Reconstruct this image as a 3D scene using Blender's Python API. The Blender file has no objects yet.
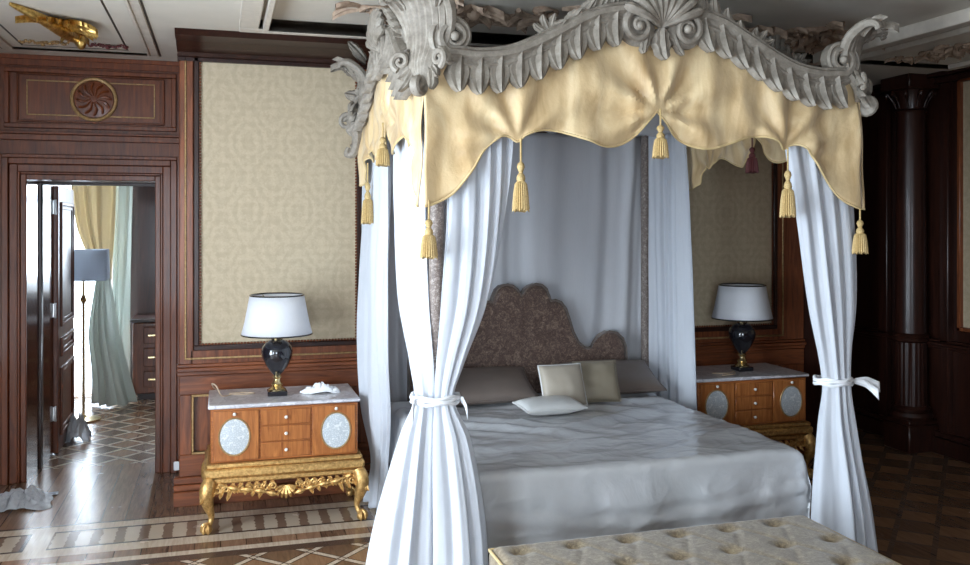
import bpy, math, random
from mathutils import Vector, noise, Matrix
C = bpy.context.scene.collection
PI = math.pi
R = random.Random(7)
CAMZ, F, PSI, HOR = 1.67, 900.0, math.radians(16.4), 225.0
SN, CS = math.sin(PSI), math.cos(PSI)
CEIL = 2.775
BX = 1.835                       # bed centre line

def P(px, py, Y):                # photograph pixel -> point on the vertical plane at depth Y (room axes)
    l = (px-485)/F
    d = Y/(CS - SN*l)
    return ((CS*l+SN)*d, Y, CAMZ-(py-HOR)*d/F)

# ------------------------------------------------------------------ node helpers
class N:
    def __init__(s, name):
        s.m = bpy.data.materials.new(name); s.m.use_nodes = True
        s.t = s.m.node_tree; s.b = s.t.nodes['Principled BSDF']; s.out = s.t.nodes['Material Output']
        s._o = None
    def node(s, k, **kw):
        n = s.t.nodes.new(k)
        for a, v in kw.items(): setattr(n, a, v)
        return n
    def put(s, sock, v):
        if isinstance(v, bpy.types.NodeSocket): s.t.links.new(v, sock)
        elif v is not None:
            if hasattr(sock.default_value, '__len__') and not hasattr(v, '__len__'): v = [v]*len(sock.default_value)
            if hasattr(v, '__len__') and len(v) == 3 and len(sock.default_value) == 4: v = (*v, 1)
            sock.default_value = v
    def math(s, op, a, b=None, c=None):
        n = s.node('ShaderNodeMath', operation=op)
        s.put(n.inputs[0], a); s.put(n.inputs[1], b)
        if c is not None: s.put(n.inputs[2], c)
        return n.outputs[0]
    def obj(s):
        if not s._o: s._o = s.node('ShaderNodeTexCoord').outputs['Object']
        return s._o
    def xyz(s):
        n = s.node('ShaderNodeSeparateXYZ'); s.put(n.inputs[0], s.obj()); return n.outputs
    def mapping(s, scale=(1, 1, 1), rot=(0, 0, 0)):
        n = s.node('ShaderNodeMapping'); s.put(n.inputs[0], s.obj()); n.inputs['Scale'].default_value = scale; n.inputs['Rotation'].default_value = rot
        return n.outputs[0]
    def noise(s, vec, scale=5, detail=4, rough=.5, dist=0):
        n = s.node('ShaderNodeTexNoise'); s.put(n.inputs['Vector'], vec)
        n.inputs['Scale'].default_value = scale; n.inputs['Detail'].default_value = detail
        n.inputs['Roughness'].default_value = rough; n.inputs['Distortion'].default_value = dist
        return n.outputs['Fac']
    def vor(s, vec, scale=5, feature='F1'):
        n = s.node('ShaderNodeTexVoronoi', feature=feature); s.put(n.inputs['Vector'], vec); n.inputs['Scale'].default_value = scale
        return n.outputs['Distance']
    def ramp(s, f, stops):
        n = s.node('ShaderNodeValToRGB'); s.put(n.inputs[0], f); e = n.color_ramp.elements
        while len(e) < len(stops): e.new(.5)
        for i, (p, c) in enumerate(stops):
            e[i].position = p; e[i].color = (*c, 1) if len(c) == 3 else c
        return n.outputs['Color']
    def mix(s, f, a, b):
        n = s.node('ShaderNodeMix', data_type='RGBA'); s.put(n.inputs[0], f); s.put(n.inputs[6], a); s.put(n.inputs[7], b)
        return n.outputs[2]
    def rng(s, v, a, b):         # 1 when a<v<b
        return s.math('MULTIPLY', s.math('GREATER_THAN', v, a), s.math('LESS_THAN', v, b))
    def bump(s, h, st=.3, dist=.01):
        n = s.node('ShaderNodeBump'); n.inputs['Strength'].default_value = st; n.inputs['Distance'].default_value = dist
        s.put(n.inputs['Height'], h); s.put(s.b.inputs['Normal'], n.outputs[0]); return n.outputs[0]
    def fin(s, col, rough=.5, metal=0, spec=None, coat=0, sheen=0):
        s.put(s.b.inputs['Base Color'], col); s.put(s.b.inputs['Roughness'], rough); s.put(s.b.inputs['Metallic'], metal)
        if spec is not None: s.b.inputs['Specular IOR Level'].default_value = spec
        s.b.inputs['Coat Weight'].default_value = coat; s.b.inputs['Coat Roughness'].default_value = .12
        s.b.inputs['Sheen Weight'].default_value = sheen
        return s.m

def wood(name, c1, c2, axis='z', rough=.38, coat=.14, sc=1.0):
    n = N(name); st = {'z': (9, 9, .7), 'x': (.7, 9, 9), 'y': (9, .7, 9)}[axis]
    v = n.mapping(tuple(a*sc for a in st))
    g = n.noise(v, 3.5, 8, .62, 1.3)
    g2 = n.noise(n.obj(), 1.3, 3)
    f = n.math('ADD', n.math('MULTIPLY', g, .8), n.math('MULTIPLY', g2, .25))
    col = n.ramp(f, [(.32, c1), (.68, c2)])
    n.bump(g, .06, .002)
    return n.fin(col, rough, 0, .32, coat)

M = {}
M['wood_v'] = wood('mahogany_upright', (.060, .016, .007), (.27, .082, .030))
M['wood_h'] = wood('mahogany_level', (.060, .016, .007), (.27, .082, .030), 'x')
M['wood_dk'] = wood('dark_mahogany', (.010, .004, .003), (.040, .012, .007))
M['wood_door'] = wood('door_mahogany', (.046, .010, .003), (.20, .050, .012))
M['marq'] = wood('burr_marquetry', (.20, .055, .014), (.50, .185, .052), 'z', .3, .4, 1.4)
M['marq2'] = wood('banded_veneer', (.20, .055, .015), (.45, .16, .045), 'x', .3, .4, 1.4)

def gold(name, c1, c2, rough=.42, metal=.7, bs=60):
    n = N(name); g = n.noise(n.obj(), bs, 5, .6)
    n.bump(n.noise(n.obj(), bs*.6, 4, .7), .35, .004)
    return n.fin(n.ramp(g, [(.3, c1), (.7, c2)]), rough, metal)
M['gold'] = gold('gilded_carving', (.36, .18, .05), (.80, .52, .20))
M['gold_ceiling'] = gold('gilt_plaster', (.40, .22, .05), (.95, .68, .24), .3, .9, 40)
M['gold_line'] = gold('worn_gilt_line', (.26, .15, .06), (.50, .33, .15), .45, .4)
M['brass'] = gold('brass', (.55, .40, .18), (.90, .75, .45), .25, 1)
M['gold_thread'] = gold('gold_thread', (.36, .24, .09), (.66, .49, .23), .65, .1, 200)
M['ochre_plaster'] = gold('ochre_plaster', (.20, .13, .09), (.42, .31, .22), .7, .0, 30)

def plain(name, c, rough=.5, metal=0, coat=0, var=.08, sc=12, bump=0):
    n = N(name); g = n.noise(n.obj(), sc, 5, .6)
    a = tuple(max(0, x*(1-var)) for x in c); b = tuple(min(1, x*(1+var)) for x in c)
    if bump: n.bump(g, bump, .01)
    return n.fin(n.ramp(g, [(.3, a), (.7, b)]), rough, metal, None, coat)
M['plaster'] = plain('ivory_ceiling_paint', (.60, .56, .49), .7, 0, 0, .06, 3)
M['plaster_trim'] = plain('ceiling_moulding_paint', (.56, .51, .44), .55, 0, 0, .10, 14)
M['dark_line'] = plain('dark_painted_line', (.05, .04, .03), .6)
M['black'] = plain('black_ceramic', (.010, .010, .014), .12, 0, .8)
M['white_knob'] = plain('ivory_knob', (.82, .80, .74), .3)
M['ribbon'] = plain('white_ribbon', (.85, .87, .90), .6)
M['steel'] = plain('hinge_steel', (.75, .76, .78), .3, .6)

M['cable'] = plain('pale_cable', (.55, .42, .30), .5)
M['dark_red'] = plain('wine_thread', (.12, .03, .03), .7)
M['bed_iron'] = plain('dark_bed_frame', (.03, .028, .03), .5)

# canopy carving: distressed grey paint with pale edges
n = N('distressed_grey_paint'); g = n.noise(n.obj(), 22, 6, .7); g2 = n.noise(n.obj(), 90, 3)
col = n.ramp(g, [(.30, (.16, .135, .108)), (.55, (.265, .235, .195)), (.75, (.39, .355, .30))])
n.bump(g2, .25, .003); M['carve'] = n.fin(col, .62)

# wallpaper damask
n = N('ivory_damask_wallpaper'); X, Y_, Z = n.xyz()
hx = n.math('ADD', X, Y_)
def damask(n, hx, Z, kx, kz):
    a = n.math('COSINE', n.math('MULTIPLY', hx, kx)); b = n.math('COSINE', n.math('MULTIPLY', Z, kz))
    p = n.math('ADD', a, b)
    w = n.math('MULTIPLY', n.math('SUBTRACT', n.noise(n.obj(), 34, 5, .7), .5), 2.6)
    p = n.math('ADD', p, w)
    r = n.math('SINE', n.math('MULTIPLY', p, 5.5))
    q = n.math('COSINE', n.math('MULTIPLY', n.math('ADD', hx, Z), kx*3))
    q2 = n.math('COSINE', n.math('MULTIPLY', n.math('SUBTRACT', hx, Z), kx*3))
    return n.math('ADD', r, n.math('MULTIPLY', n.math('MULTIPLY', q, q2), .7))
d = damask(n, hx, Z, 2*PI/.30, 2*PI/.42)
n.bump(n.vor(n.obj(), 420), .15, .002)
M['paper'] = n.fin(n.mix(n.math('MULTIPLY', n.noise(n.obj(), 90, 3), .6), n.ramp(n.math('MULTIPLY_ADD', d, .25, .5), [(.10, (.45, .365, .245)), (.90, (.58, .485, .34))]), (.40, .32, .21)), .55)

def brocade(name, c1, c2, c3, kx, kz, rough=.5, sc=1.0, sheen=.3):
    n = N(name); X, Y_, Z = n.xyz()
    f = n.noise(n.obj(), 20*sc, 6, .75, 1.6); v = n.noise(n.obj(), 45*sc, 4, .6, 2.5)
    m = n.math('ADD', n.math('MULTIPLY', f, .6), n.math('MULTIPLY', v, .42))
    col = n.ramp(m, [(.40, c1), (.52, c2), (.64, c3)])
    n.bump(m, .3, .004)
    return n.fin(col, rough, 0, None, 0, sheen)
M['headboard'] = brocade('brown_floral_brocade', (.065, .034, .026), (.12, .075, .058), (.32, .23, .17), 20, 20, .45, 1.3)
M['bench'] = brocade('gold_beige_brocade', (.12, .082, .045), (.23, .175, .105), (.40, .325, .21), 20, 20, .42, 1.1)
M['post'] = brocade('patterned_post_cloth', (.10, .07, .06), (.17, .13, .11), (.45, .40, .36), 20, 20, .5, 2.2)
M['taupe'] = plain('taupe_pillow_satin', (.17, .135, .115), .38, 0, 0, .1, 5)
M['beige'] = plain('beige_cushion_satin', (.44, .385, .31), .4, 0, 0, .06, 5)
M['tan'] = plain('tan_cushion_satin', (.28, .24, .175), .4, 0, 0, .06, 5)
M['ivory_satin'] = plain('ivory_satin', (.66, .66, .64), .3, 0, 0, .05, 5)

# gold silk of the valance
n = N('gold_silk'); g = n.noise(n.mapping((3, 3, .8)), 3, 5, .6, .8); g2 = n.noise(n.obj(), 9, 5, .6)
n.bump(g2, .35, .02)
M['silk'] = n.fin(n.ramp(g, [(.30, (.48, .32, .15)), (.52, (.66, .49, .27)), (.75, (.80, .65, .40))]), .42, 0, None, 0, .3)
M['silk_trim'] = plain('gold_braid', (.62, .47, .24), .5)

# satin cover
n = N('silver_satin'); n.bump(n.noise(n.mapping((1, 1.5, 1)), 3.6, 5, .5, .5), .42, .05)
M['satin'] = n.fin(n.ramp(n.noise(n.obj(), 3, 3), [(.3, (.56, .57, .58)), (.7, (.64, .65, .67))]), .27, .25, .7, 0, 0)

# sheer voile
def voile(name, col, transp, trans):
    n = N(name)
    d = n.node('ShaderNodeBsdfDiffuse'); tr = n.node('ShaderNodeBsdfTranslucent'); tp = n.node('ShaderNodeBsdfTransparent')
    c = n.ramp(n.noise(n.mapping((30, 30, 2)), 6, 3), [(.3, tuple(x*.97 for x in col)), (.7, col)])
    n.put(d.inputs[0], c); n.put(tr.inputs[0], c)
    a = n.node('ShaderNodeMixShader'); b = n.node('ShaderNodeMixShader')
    a.inputs[0].default_value = trans; b.inputs[0].default_value = transp
    L = n.t.links.new
    L(d.outputs[0], a.inputs[1]); L(tr.outputs[0], a.inputs[2]); L(a.outputs[0], b.inputs[1]); L(tp.outputs[0], b.inputs[2]); L(b.outputs[0], n.out.inputs[0])
    return n.m
M['voile'] = voile('white_voile', (.80, .83, .88), .07, .35)
M['voile_back'] = voile('pale_voile', (.86, .87, .90), .03, .30)
M['sheer_window'] = voile('window_sheer', (.92, .93, .95), .35, .6)
M['drape'] = voile('gold_green_drape', (.70, .62, .46), 0, .4)
M['drape2'] = voile('silver_drape', (.62, .66, .62), 0, .3)
M['grey_shade'] = voile('grey_lampshade_cloth', (.66, .70, .76), 0, .85)
n = N('white_lampshade'); n.b.inputs['Subsurface Weight'].default_value = 0
M['shade'] = voile('white_lampshade_cloth', (.88, .89, .92), 0, .35)
# clear crumpled polythene
n = N('polythene_film'); n.bump(n.noise(n.obj(), 30, 5, .7), .6, .02)
n.b.inputs['Transmission Weight'].default_value = .45; n.b.inputs['IOR'].default_value = 1.3
M['poly'] = n.fin((.72, .74, .78), .25)
# marble
n = N('pale_marble'); v = n.noise(n.obj(), 5, 8, .65, 2.0)
M['marble'] = n.fin(n.ramp(v, [(.40, (.64, .63, .65)), (.5, (.46, .45, .48)), (.54, (.70, .69, .72))]), .3, 0, None, .3)
n = N('mother_of_pearl'); v = n.vor(n.obj(), 70)
M['pearl'] = n.fin(n.ramp(v, [(.2, (.60, .64, .66)), (.5, (.42, .46, .49)), (.8, (.70, .72, .72))]), .3, 0, None, .3)
# glass
n = N('window_glass'); n.b.inputs['Transmission Weight'].default_value = 1; M['glass'] = n.fin((1, 1, 1), .0)

# floor: planks, inlaid border, lattice parquet
n = N('inlaid_parquet'); X, Y_, Z = n.xyz()
grain = n.noise(n.mapping((14, 1.2, 1)), 4, 7, .6, .8)
pl = n.math('FRACT', n.math('DIVIDE', X, .13)); pid = n.math('FLOOR', n.math('DIVIDE', X, .13))
wn = n.node('ShaderNodeTexWhiteNoise', noise_dimensions='1D'); n.put(wn.inputs['W'], pid)
pf = n.math('ADD', n.math('MULTIPLY', grain, .7), n.math('MULTIPLY', wn.outputs['Value'], .3))
plank = n.ramp(pf, [(.25, (.095, .050, .030)), (.75, (.36, .205, .125))])
plank = n.mix(n.math('LESS_THAN', pl, .035), plank, (.03, .017, .011))
cream = n.ramp(grain, [(.3, (.44, .34, .25)), (.7, (.64, .53, .41))])
a = n.math('MULTIPLY', n.math('ADD', X, Y_), .7071); b = n.math('MULTIPLY', n.math('SUBTRACT', X, Y_), .7071)
def grid(u, s, w):
    f = n.math('FRACT', n.math('DIVIDE', u, s)); return n.math('LESS_THAN', f, w)
S = .20
ga, gb = grid(a, S, .14), grid(b, S, .14)
g_any = n.math('MAXIMUM', ga, gb)
e1 = n.math('MAXIMUM', grid(n.math('ADD', a, -.14*S), S, .035), grid(n.math('ADD', b, -.14*S), S, .035))
e2 = n.math('MAXIMUM', grid(n.math('ADD', a, .035*S), S, .035), grid(n.math('ADD', b, .035*S), S, .035))
par = n.math('MODULO', n.math('ADD', n.math('ABSOLUTE', n.math('FLOOR', n.math('DIVIDE', a, S))), n.math('ABSOLUTE', n.math('FLOOR', n.math('DIVIDE', b, S)))), 2)
fill = n.mix(par, n.ramp(grain, [(.2, (.17, .085, .045)), (.8, (.32, .18, .10))]), n.ramp(grain, [(.2, (.10, .055, .032)), (.8, (.21, .12, .07))]))
lat = n.mix(g_any, fill, cream)
lat = n.mix(n.math('MAXIMUM', e1, e2), lat, (.035, .02, .014))
band = n.rng(Y_, 4.72, 5.47)
inner = n.rng(Y_, 5.09, 5.33); frX = n.math('FRACT', n.math('DIVIDE', n.math('ADD', X, .86+26), 2.6))
inX = n.math('LESS_THAN', frX, .95)
outl = n.math('MULTIPLY', n.rng(Y_, 5.07, 5.35), n.math('LESS_THAN', n.math('ABSOLUTE', n.math('SUBTRACT', frX, .475)), .483))
bandc = n.mix(outl, cream, (.03, .02, .018))
fret = n.ramp(n.math('ADD', n.math('SINE', n.math('MULTIPLY', X, 52)), n.math('MULTIPLY', n.noise(n.obj(), 22, 3), 1.6)), [(.45, (.20, .13, .09)), (.62, (.52, .43, .33))])
bandc = n.mix(n.math('MULTIPLY', inner, inX), bandc, fret)
bandc = n.mix(n.rng(Y_, 4.86, 4.96), bandc, plank)
bandc = n.mix(n.rng(Y_, 4.72, 4.80), bandc, (.09, .055, .04))
bandc = n.mix(n.rng(Y_, 5.445, 5.47), bandc, (.10, .06, .04))
main = n.mix(n.math('LESS_THAN', Y_, 4.72), plank, lat)
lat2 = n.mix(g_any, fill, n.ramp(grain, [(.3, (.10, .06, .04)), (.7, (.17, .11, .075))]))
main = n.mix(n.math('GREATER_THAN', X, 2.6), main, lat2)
main = n.mix(n.math('GREATER_THAN', Y_, 6.75), main, lat)
col = n.mix(n.math('MULTIPLY', band, n.math('LESS_THAN', X, 2.6)), main, bandc)
n.bump(n.noise(n.obj(), 2.2, 3), .05, .02)
M['floor'] = n.fin(col, n.math('MULTIPLY_ADD', n.noise(n.obj(), 6, 4), .16, .16), 0, .5)

# ------------------------------------------------------------------ mesh builder
ORG = {}
class MB:
    def __init__(s): s.v = []; s.f = []
    def add(s, vs, fs):
        o = len(s.v); s.v += [tuple(p) for p in vs]; s.f += [tuple(i+o for i in f) for f in fs]; return s
    def box(s, x0, x1, y0, y1, z0, z1, b=0):
        if x0 > x1: x0, x1 = x1, x0
        if y0 > y1: y0, y1 = y1, y0
        if z0 > z1: z0, z1 = z1, z0
        if b <= 0:
            v = [(x, y, z) for z in (z0, z1) for y in (y0, y1) for x in (x0, x1)]
            return s.add(v, [(0, 2, 3, 1), (4, 5, 7, 6), (0, 1, 5, 4), (2, 6, 7, 3), (0, 4, 6, 2), (1, 3, 7, 5)])
        b = min(b, (x1-x0)*.45, (y1-y0)*.45, (z1-z0)*.45)
        vs = []; 
        for sx in (0, 1):
            for sy in (0, 1):
                for sz in (0, 1):
                    X = (x0, x1)[sx]; Y = (y0, y1)[sy]; Z = (z0, z1)[sz]
                    ix, iy, iz = X+(b, -b)[sx], Y+(b, -b)[sy], Z+(b, -b)[sz]
                    vs += [(X, iy, iz), (ix, Y, iz), (ix, iy, Z)]
        def q(sx, sy, sz, k): return ((sx*2+sy)*2+sz)*3+k
        fs = []
        for t in (0, 1):
            fs.append((q(t, 0, 0, 0), q(t, 1, 0, 0), q(t, 1, 1, 0), q(t, 0, 1, 0)))
            fs.append((q(0, t, 0, 1), q(1, t, 0, 1), q(1, t, 1, 1), q(0, t, 1, 1)))
            fs.append((q(0, 0, t, 2), q(1, 0, t, 2), q(1, 1, t, 2), q(0, 1, t, 2)))
            for w in (0, 1):
                fs.append((q(t, w, 0, 0), q(t, w, 1, 0), q(t, w, 1, 1), q(t, w, 0, 1)))
                fs.append((q(t, 0, w, 0), q(t, 1, w, 0), q(t, 1, w, 2), q(t, 0, w, 2)))
                fs.append((q(0, t, w, 1), q(1, t, w, 1), q(1, t, w, 2), q(0, t, w, 2)))
        for sx in (0, 1):
            for sy in (0, 1):
                for sz in (0, 1): fs.append((q(sx, sy, sz, 0), q(sx, sy, sz, 1), q(sx, sy, sz, 2)))
        return s.add(vs, fs)
    def grid(s, rows, closed=False):
        m = len(rows[0]); vs = [p for r in rows for p in r]; fs = []
        for i in range(len(rows)-1):
            for j in range(m if closed else m-1):
                k = (j+1) % m; fs.append((i*m+j, i*m+k, (i+1)*m+k, (i+1)*m+j))
        return s.add(vs, fs)
    def lathe(s, prof, cx, cy, seg=28, cap=True, sx=1, sy=1):
        rows = [[(cx+r*sx*math.cos(2*PI*j/seg), cy+r*sy*math.sin(2*PI*j/seg), z) for j in range(seg)] for r, z in prof]
        o = len(s.v); s.grid(rows, True)
        if cap:
            s.f.append(tuple(range(o+seg-1, o-1, -1))); e = o+(len(prof)-1)*seg; s.f.append(tuple(range(e, e+seg)))
        return s
    def tube(s, pts, rad, seg=8, flat=1.0):
        pts = [Vector(p) for p in pts]; m = len(pts)
        if not hasattr(rad, '__len__'): rad = [rad]*m
        rows = []; up = None
        for i, p in enumerate(pts):
            t = (pts[min(i+1, m-1)]-pts[max(i-1, 0)])
            t = t.normalized() if t.length > 1e-9 else Vector((0, 0, 1))
            if up is None: up = t.orthogonal().normalized()
            up = (up-t*up.dot(t)); up = up.normalized() if up.length > 1e-6 else t.orthogonal().normalized()
            w = t.cross(up)
            rows.append([p+up*math.cos(2*PI*j/seg)*rad[i]+w*math.sin(2*PI*j/seg)*rad[i]*flat for j in range(seg)])
        o = len(s.v); s.grid(rows, True)
        s.f.append(tuple(range(o+seg-1, o-1, -1))); e = o+(m-1)*seg; s.f.append(tuple(range(e, e+seg)))
        return s
    def sweep(s, prof, pts, side):   # prof [(in-plane offset, out-of-plane offset)], closed profile; side = out-of-plane unit vector
        pts = [Vector(p) for p in pts]; side = Vector(side); m = len(pts); rows = []
        for i, p in enumerate(pts):
            t = (pts[min(i+1, m-1)]-pts[max(i-1, 0)]).normalized(); nn = side.cross(t).normalized()
            k = prof(i/(m-1)) if callable(prof) else prof
            rows.append([p+nn*a+side*b for a, b in k])
        o = len(s.v); q = len(rows[0]); s.grid(rows, True)
        s.f.append(tuple(range(o+q-1, o-1, -1))); e = o+(m-1)*q; s.f.append(tuple(range(e, e+q)))
        return s
    def ball(s, c, r, seg=10, sq=(1, 1, 1)):
        rows = [[(c[0]+r*sq[0]*math.sin(PI*i/(seg//2))*math.cos(2*PI*j/seg), c[1]+r*sq[1]*math.sin(PI*i/(seg//2))*math.sin(2*PI*j/seg), c[2]+r*sq[2]*math.cos(PI*i/(seg//2))) for j in range(seg)] for i in range(seg//2+1)]
        return s.grid(rows, True)
    def build(s, name, mat, parent=None, smooth=True, angle=40, sub=0, solid=0, **props):
        o0 = Vector(ORG.get(parent.name, (0, 0, 0))) if parent else Vector((0, 0, 0))
        me = bpy.data.meshes.new(name); me.from_pydata([Vector(p)-o0 for p in s.v], [], s.f)
        import bmesh
        b = bmesh.new(); b.from_mesh(me); bmesh.ops.remove_doubles(b, verts=b.verts, dist=1e-6); bmesh.ops.recalc_face_normals(b, faces=b.faces)
        if smooth:
            for f in b.faces: f.smooth = True
            for e in b.edges:
                if len(e.link_faces) == 2 and e.calc_face_angle(0) > math.radians(angle): e.smooth = False
        b.to_mesh(me); b.free()
        me.materials.append(M[mat])
        o = bpy.data.objects.new(name, me); C.objects.link(o)
        if parent: o.parent = parent
        ORG[o.name] = tuple(o0)
        if solid: k = o.modifiers.new('thick', 'SOLIDIFY'); k.thickness = solid; k.offset = 0
        if sub: k = o.modifiers.new('sub', 'SUBSURF'); k.levels = k.render_levels = sub
        for a, v in props.items(): o[a] = v
        return o
def thing(name, loc, label, cat, group=None):
    o = bpy.data.objects.new(name, None); C.objects.link(o); o.location = loc; o.empty_display_size = .1
    ORG[o.name] = tuple(loc); tag(o, label, cat, group); return o
def tag(o, label, cat, group=None):
    o['label'] = label; o['category'] = cat
    if group: o['group'] = group
    return o
def struct(mb, name, mat, parent=None, **k):
    o = mb.build(name, mat, parent, **k)
    if not parent: o['kind'] = 'structure'
    return o
def dup(root, loc, label=None, rz=0, group=None):
    kids = {}
    for ob in C.objects:
        if ob.parent: kids.setdefault(ob.parent.name, []).append(ob)
    def cp(o, par):
        c = o.copy(); C.objects.link(c); c.parent = par
        for ch in kids.get(o.name, []): cp(ch, c)
        return c
    r = cp(root, None); r.location = loc; r.rotation_euler = (0, 0, rz)
    if label: r['label'] = label
    if group: r['group'] = group
    return r
def lerp(a, b, t): return a+(b-a)*t
def interp(pts, x, smooth=True):
    if x <= pts[0][0]: return pts[0][1]
    for i in range(len(pts)-1):
        a, b = pts[i], pts[i+1]
        if x <= b[0]:
            t = (x-a[0])/(b[0]-a[0])
            if smooth:
                m0 = (b[1]-pts[i-1][1])/(b[0]-pts[i-1][0]) if i > 0 else (b[1]-a[1])/(b[0]-a[0])
                m1 = (pts[i+2][1]-a[1])/(pts[i+2][0]-a[0]) if i+2 < len(pts) else (b[1]-a[1])/(b[0]-a[0])
                h = b[0]-a[0]
                return (2*t**3-3*t**2+1)*a[1]+(t**3-2*t**2+t)*h*m0+(-2*t**3+3*t**2)*b[1]+(t**3-t**2)*h*m1
            return lerp(a[1], b[1], t)
    return pts[-1][1]
def spline(pts, m=8):
    out = []
    pts = [Vector(p) for p in pts]
    for i in range(len(pts)-1):
        p0, p1, p2, p3 = pts[max(i-1, 0)], pts[i], pts[i+1], pts[min(i+2, len(pts)-1)]
        for k in range(m):
            t = k/m
            out.append(.5*((2*p1)+(p2-p0)*t+(2*p0-5*p1+4*p2-p3)*t*t+(3*p1-p0-3*p2+p3)*t**3))
    out.append(pts[-1]); return out

# ------------------------------------------------------------------ the room
XL, XR, YB, YW, YD, YF = -2.1, 5.08, -3.2, 5.72, 6.457, 9.7
fl = MB().box(-3.2, XR+.3, YB-.2, YF+.2, -.06, 0); struct(fl, 'floor', 'floor')
ce = MB().box(-3.2, XR+.3, YB-.2, YF+.2, CEIL, CEIL+.06); struct(ce, 'ceiling', 'plaster')

def frame_rect(mb, x0, x1, z0, z1, w, y0, y1, b=.004):     # rectangular frame on a wall facing -Y
    mb.box(x0, x1, y0, y1, z0, z0+w, b); mb.box(x0, x1, y0, y1, z1-w, z1, b)
    mb.box(x0, x0+w, y0, y1, z0+w, z1-w, b); mb.box(x1-w, x1, y0, y1, z0+w, z1-w, b)

# back wall: projecting panelled bay behind the bed
def bay_profile(x0, x1, side=0):
    pass
PB0, PB1 = .915, 2.715                                      # paper panel height
LX0, LX1, RX0, RX1 = -.150, .860, 2.870, 3.890
w = MB()
w.box(-.235, 4.12, YW, YD+.1, 0, CEIL)
struct(w, 'wall_back', 'wood_v')
# stiles and rails around the two papered panels
t = MB()
for a, b in ((-.235, LX0-.005), (LX1+.005, 1.06), (2.66, RX0-.005), (RX1+.005, 4.12)):
    t.box(a, b, YW-.03, YW, .83, CEIL-.08, .004)
for a, b in ((LX0, LX1), (RX0, RX1)):
    t.box(a-.02, b+.02, YW-.03, YW, .83, PB0, .003); t.box(a-.02, b+.02, YW-.03, YW, PB1, CEIL-.08, .003)
struct(t, 'trim_1', 'wood_v')
# wainscot rail, base
def prof_strip(mb, x0, x1, rows):                           # rows (z0,z1,projection)
    for z0, z1, p in rows: mb.box(x0, x1, YW-p, YW, z0, z1, .004)
t = MB(); 
for a, b in ((-.235, 1.06), (2.66, 4.12)):
    prof_strip(t, a-.012, b, [(.815, .835, .05), (.79, .815, .065), (.765, .79, .045)])
    prof_strip(t, a-.03, b, [(0, .085, .10), (.085, .12, .075), (.12, .16, .055)])
    prof_strip(t, a, b, [(.16, .29, .035), (.65, .765, .035)])
struct(t, 'trim_2', 'wood_h')
t = MB()
for a, b in ((-.235, -.165), (.80, 1.06), (2.66, 2.86), (3.90, 4.12)): t.box(a, b, YW-.035, YW, .29, .65, .004)
t.box(.29, .39, YW-.035, YW, .29, .65, .004); t.box(3.33, 3.43, YW-.035, YW, .29, .65, .004)
struct(t, 'trim_3', 'wood_v')
t = MB()
for a, b in ((-.165, .29), (.39, .80), (2.86, 3.33), (3.43, 3.90)): frame_rect(t, a, b, .29, .65, .014, YW-.042, YW-.01)
struct(t, 'trim_4', 'gold_line')
# crown of the bay
t = MB()
cp = [(YW, 2.655), (YW-.04, 2.655), (YW-.04, 2.675), (YW-.07, 2.68), (YW-.08, 2.70), (YW-.16, 2.715), (YW-.24, 2.735), (YW-.36, 2.745), (YW-.40, CEIL), (YW, CEIL)]
t.grid([[(x, y, z) for y, z in cp] for x in (-.245, 4.14)], True)
t.f.append(tuple(range(len(cp)))); t.f.append(tuple(range(len(cp), 2*len(cp))))
struct(t, 'trim_5', 'wood_dk', smooth=False)

def paper_panel(x0, x1, label):
    r = thing('wall_panel', (x0, YW, PB0), label, 'wall panel')
    MB().box(x0+.03, x1-.03, YW-.014, YW-.001, PB0+.03, PB1-.03).build('fabric_field', 'paper', r)
    m = MB(); frame_rect(m, x0-.002, x1+.002, PB0-.002, PB1+.002, .030, YW-.040, YW-.001); m.build('frame', 'wood_dk', r)
    m = MB(); frame_rect(m, x0-.055, x1+.055, PB0-.055, PB1+.055, .012, YW-.040, YW-.028); m.build('gilt_fillet', 'gold_line', r)
    m = MB()                                                # beaded rope
    k = .019
    xs, zs = x1-x0-.06, PB1-PB0-.06
    for i in range(int(xs/k)+1):
        for z in (PB0+.034, PB1-.034): m.ball((x0+.03+i*xs/int(xs/k), YW-.026, z), .0085, 6)
    for i in range(int(zs/k)+1):
        for x in (x0+.034, x1-.034): m.ball((x, YW-.026, PB0+.03+i*zs/int(zs/k)), .0085, 6)
    m.build('beading', 'wood_v', r)
    return r
paper_panel(LX0, LX1, 'cream damask wall panel in a beaded wooden frame, above the left bedside chest')
paper_panel(RX0, RX1, 'shadowed damask wall panel behind the right bedside lamp')

# door wall
DX0, DX1, DH = -1.206, -.42, 1.965
w = MB()
w.box(XL, DX0-.001, YD, YD+.67, 0, CEIL); w.box(DX1, -.235, YD, YD+.67, 0, CEIL); w.box(DX0-.001, DX1, YD, YD+.67, DH, CEIL)
w.box(-.235, 4.12, YD+.1, YD+.67, 0, CEIL)
struct(w, 'wall_door_side', 'wood_door')
def casing(mb, steps):
    for off0, off1, p in steps:
        mb.box(DX0-off1, DX0-off0, YD-p, YD, 0, DH+off1, .004); mb.box(DX1+off0, DX1+off1, YD-p, YD, 0, DH+off1, .004)
        mb.box(DX0-off0, DX1+off0, YD-p, YD, DH+off0, DH+off1, .004)
t = MB(); casing(t, [(0, .035, .02), (.035, .05, .035), (.05, .10, .028), (.10, .14, .055), (.14, .165, .04)])
struct(t, 'trim_6', 'wood_door')
t = MB()
t.box(DX0-.17, DX1+.17, YD-.045, YD, 2.22, 2.26, .004); t.box(DX0-.17, DX1+.17, YD-.06, YD, 2.26, 2.275, .003)
t.box(XL, -.235, YD-.02, YD, 2.705, CEIL, .003); t.box(XL, -.235, YD-.035, YD, 2.745, CEIL, .003)
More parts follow.
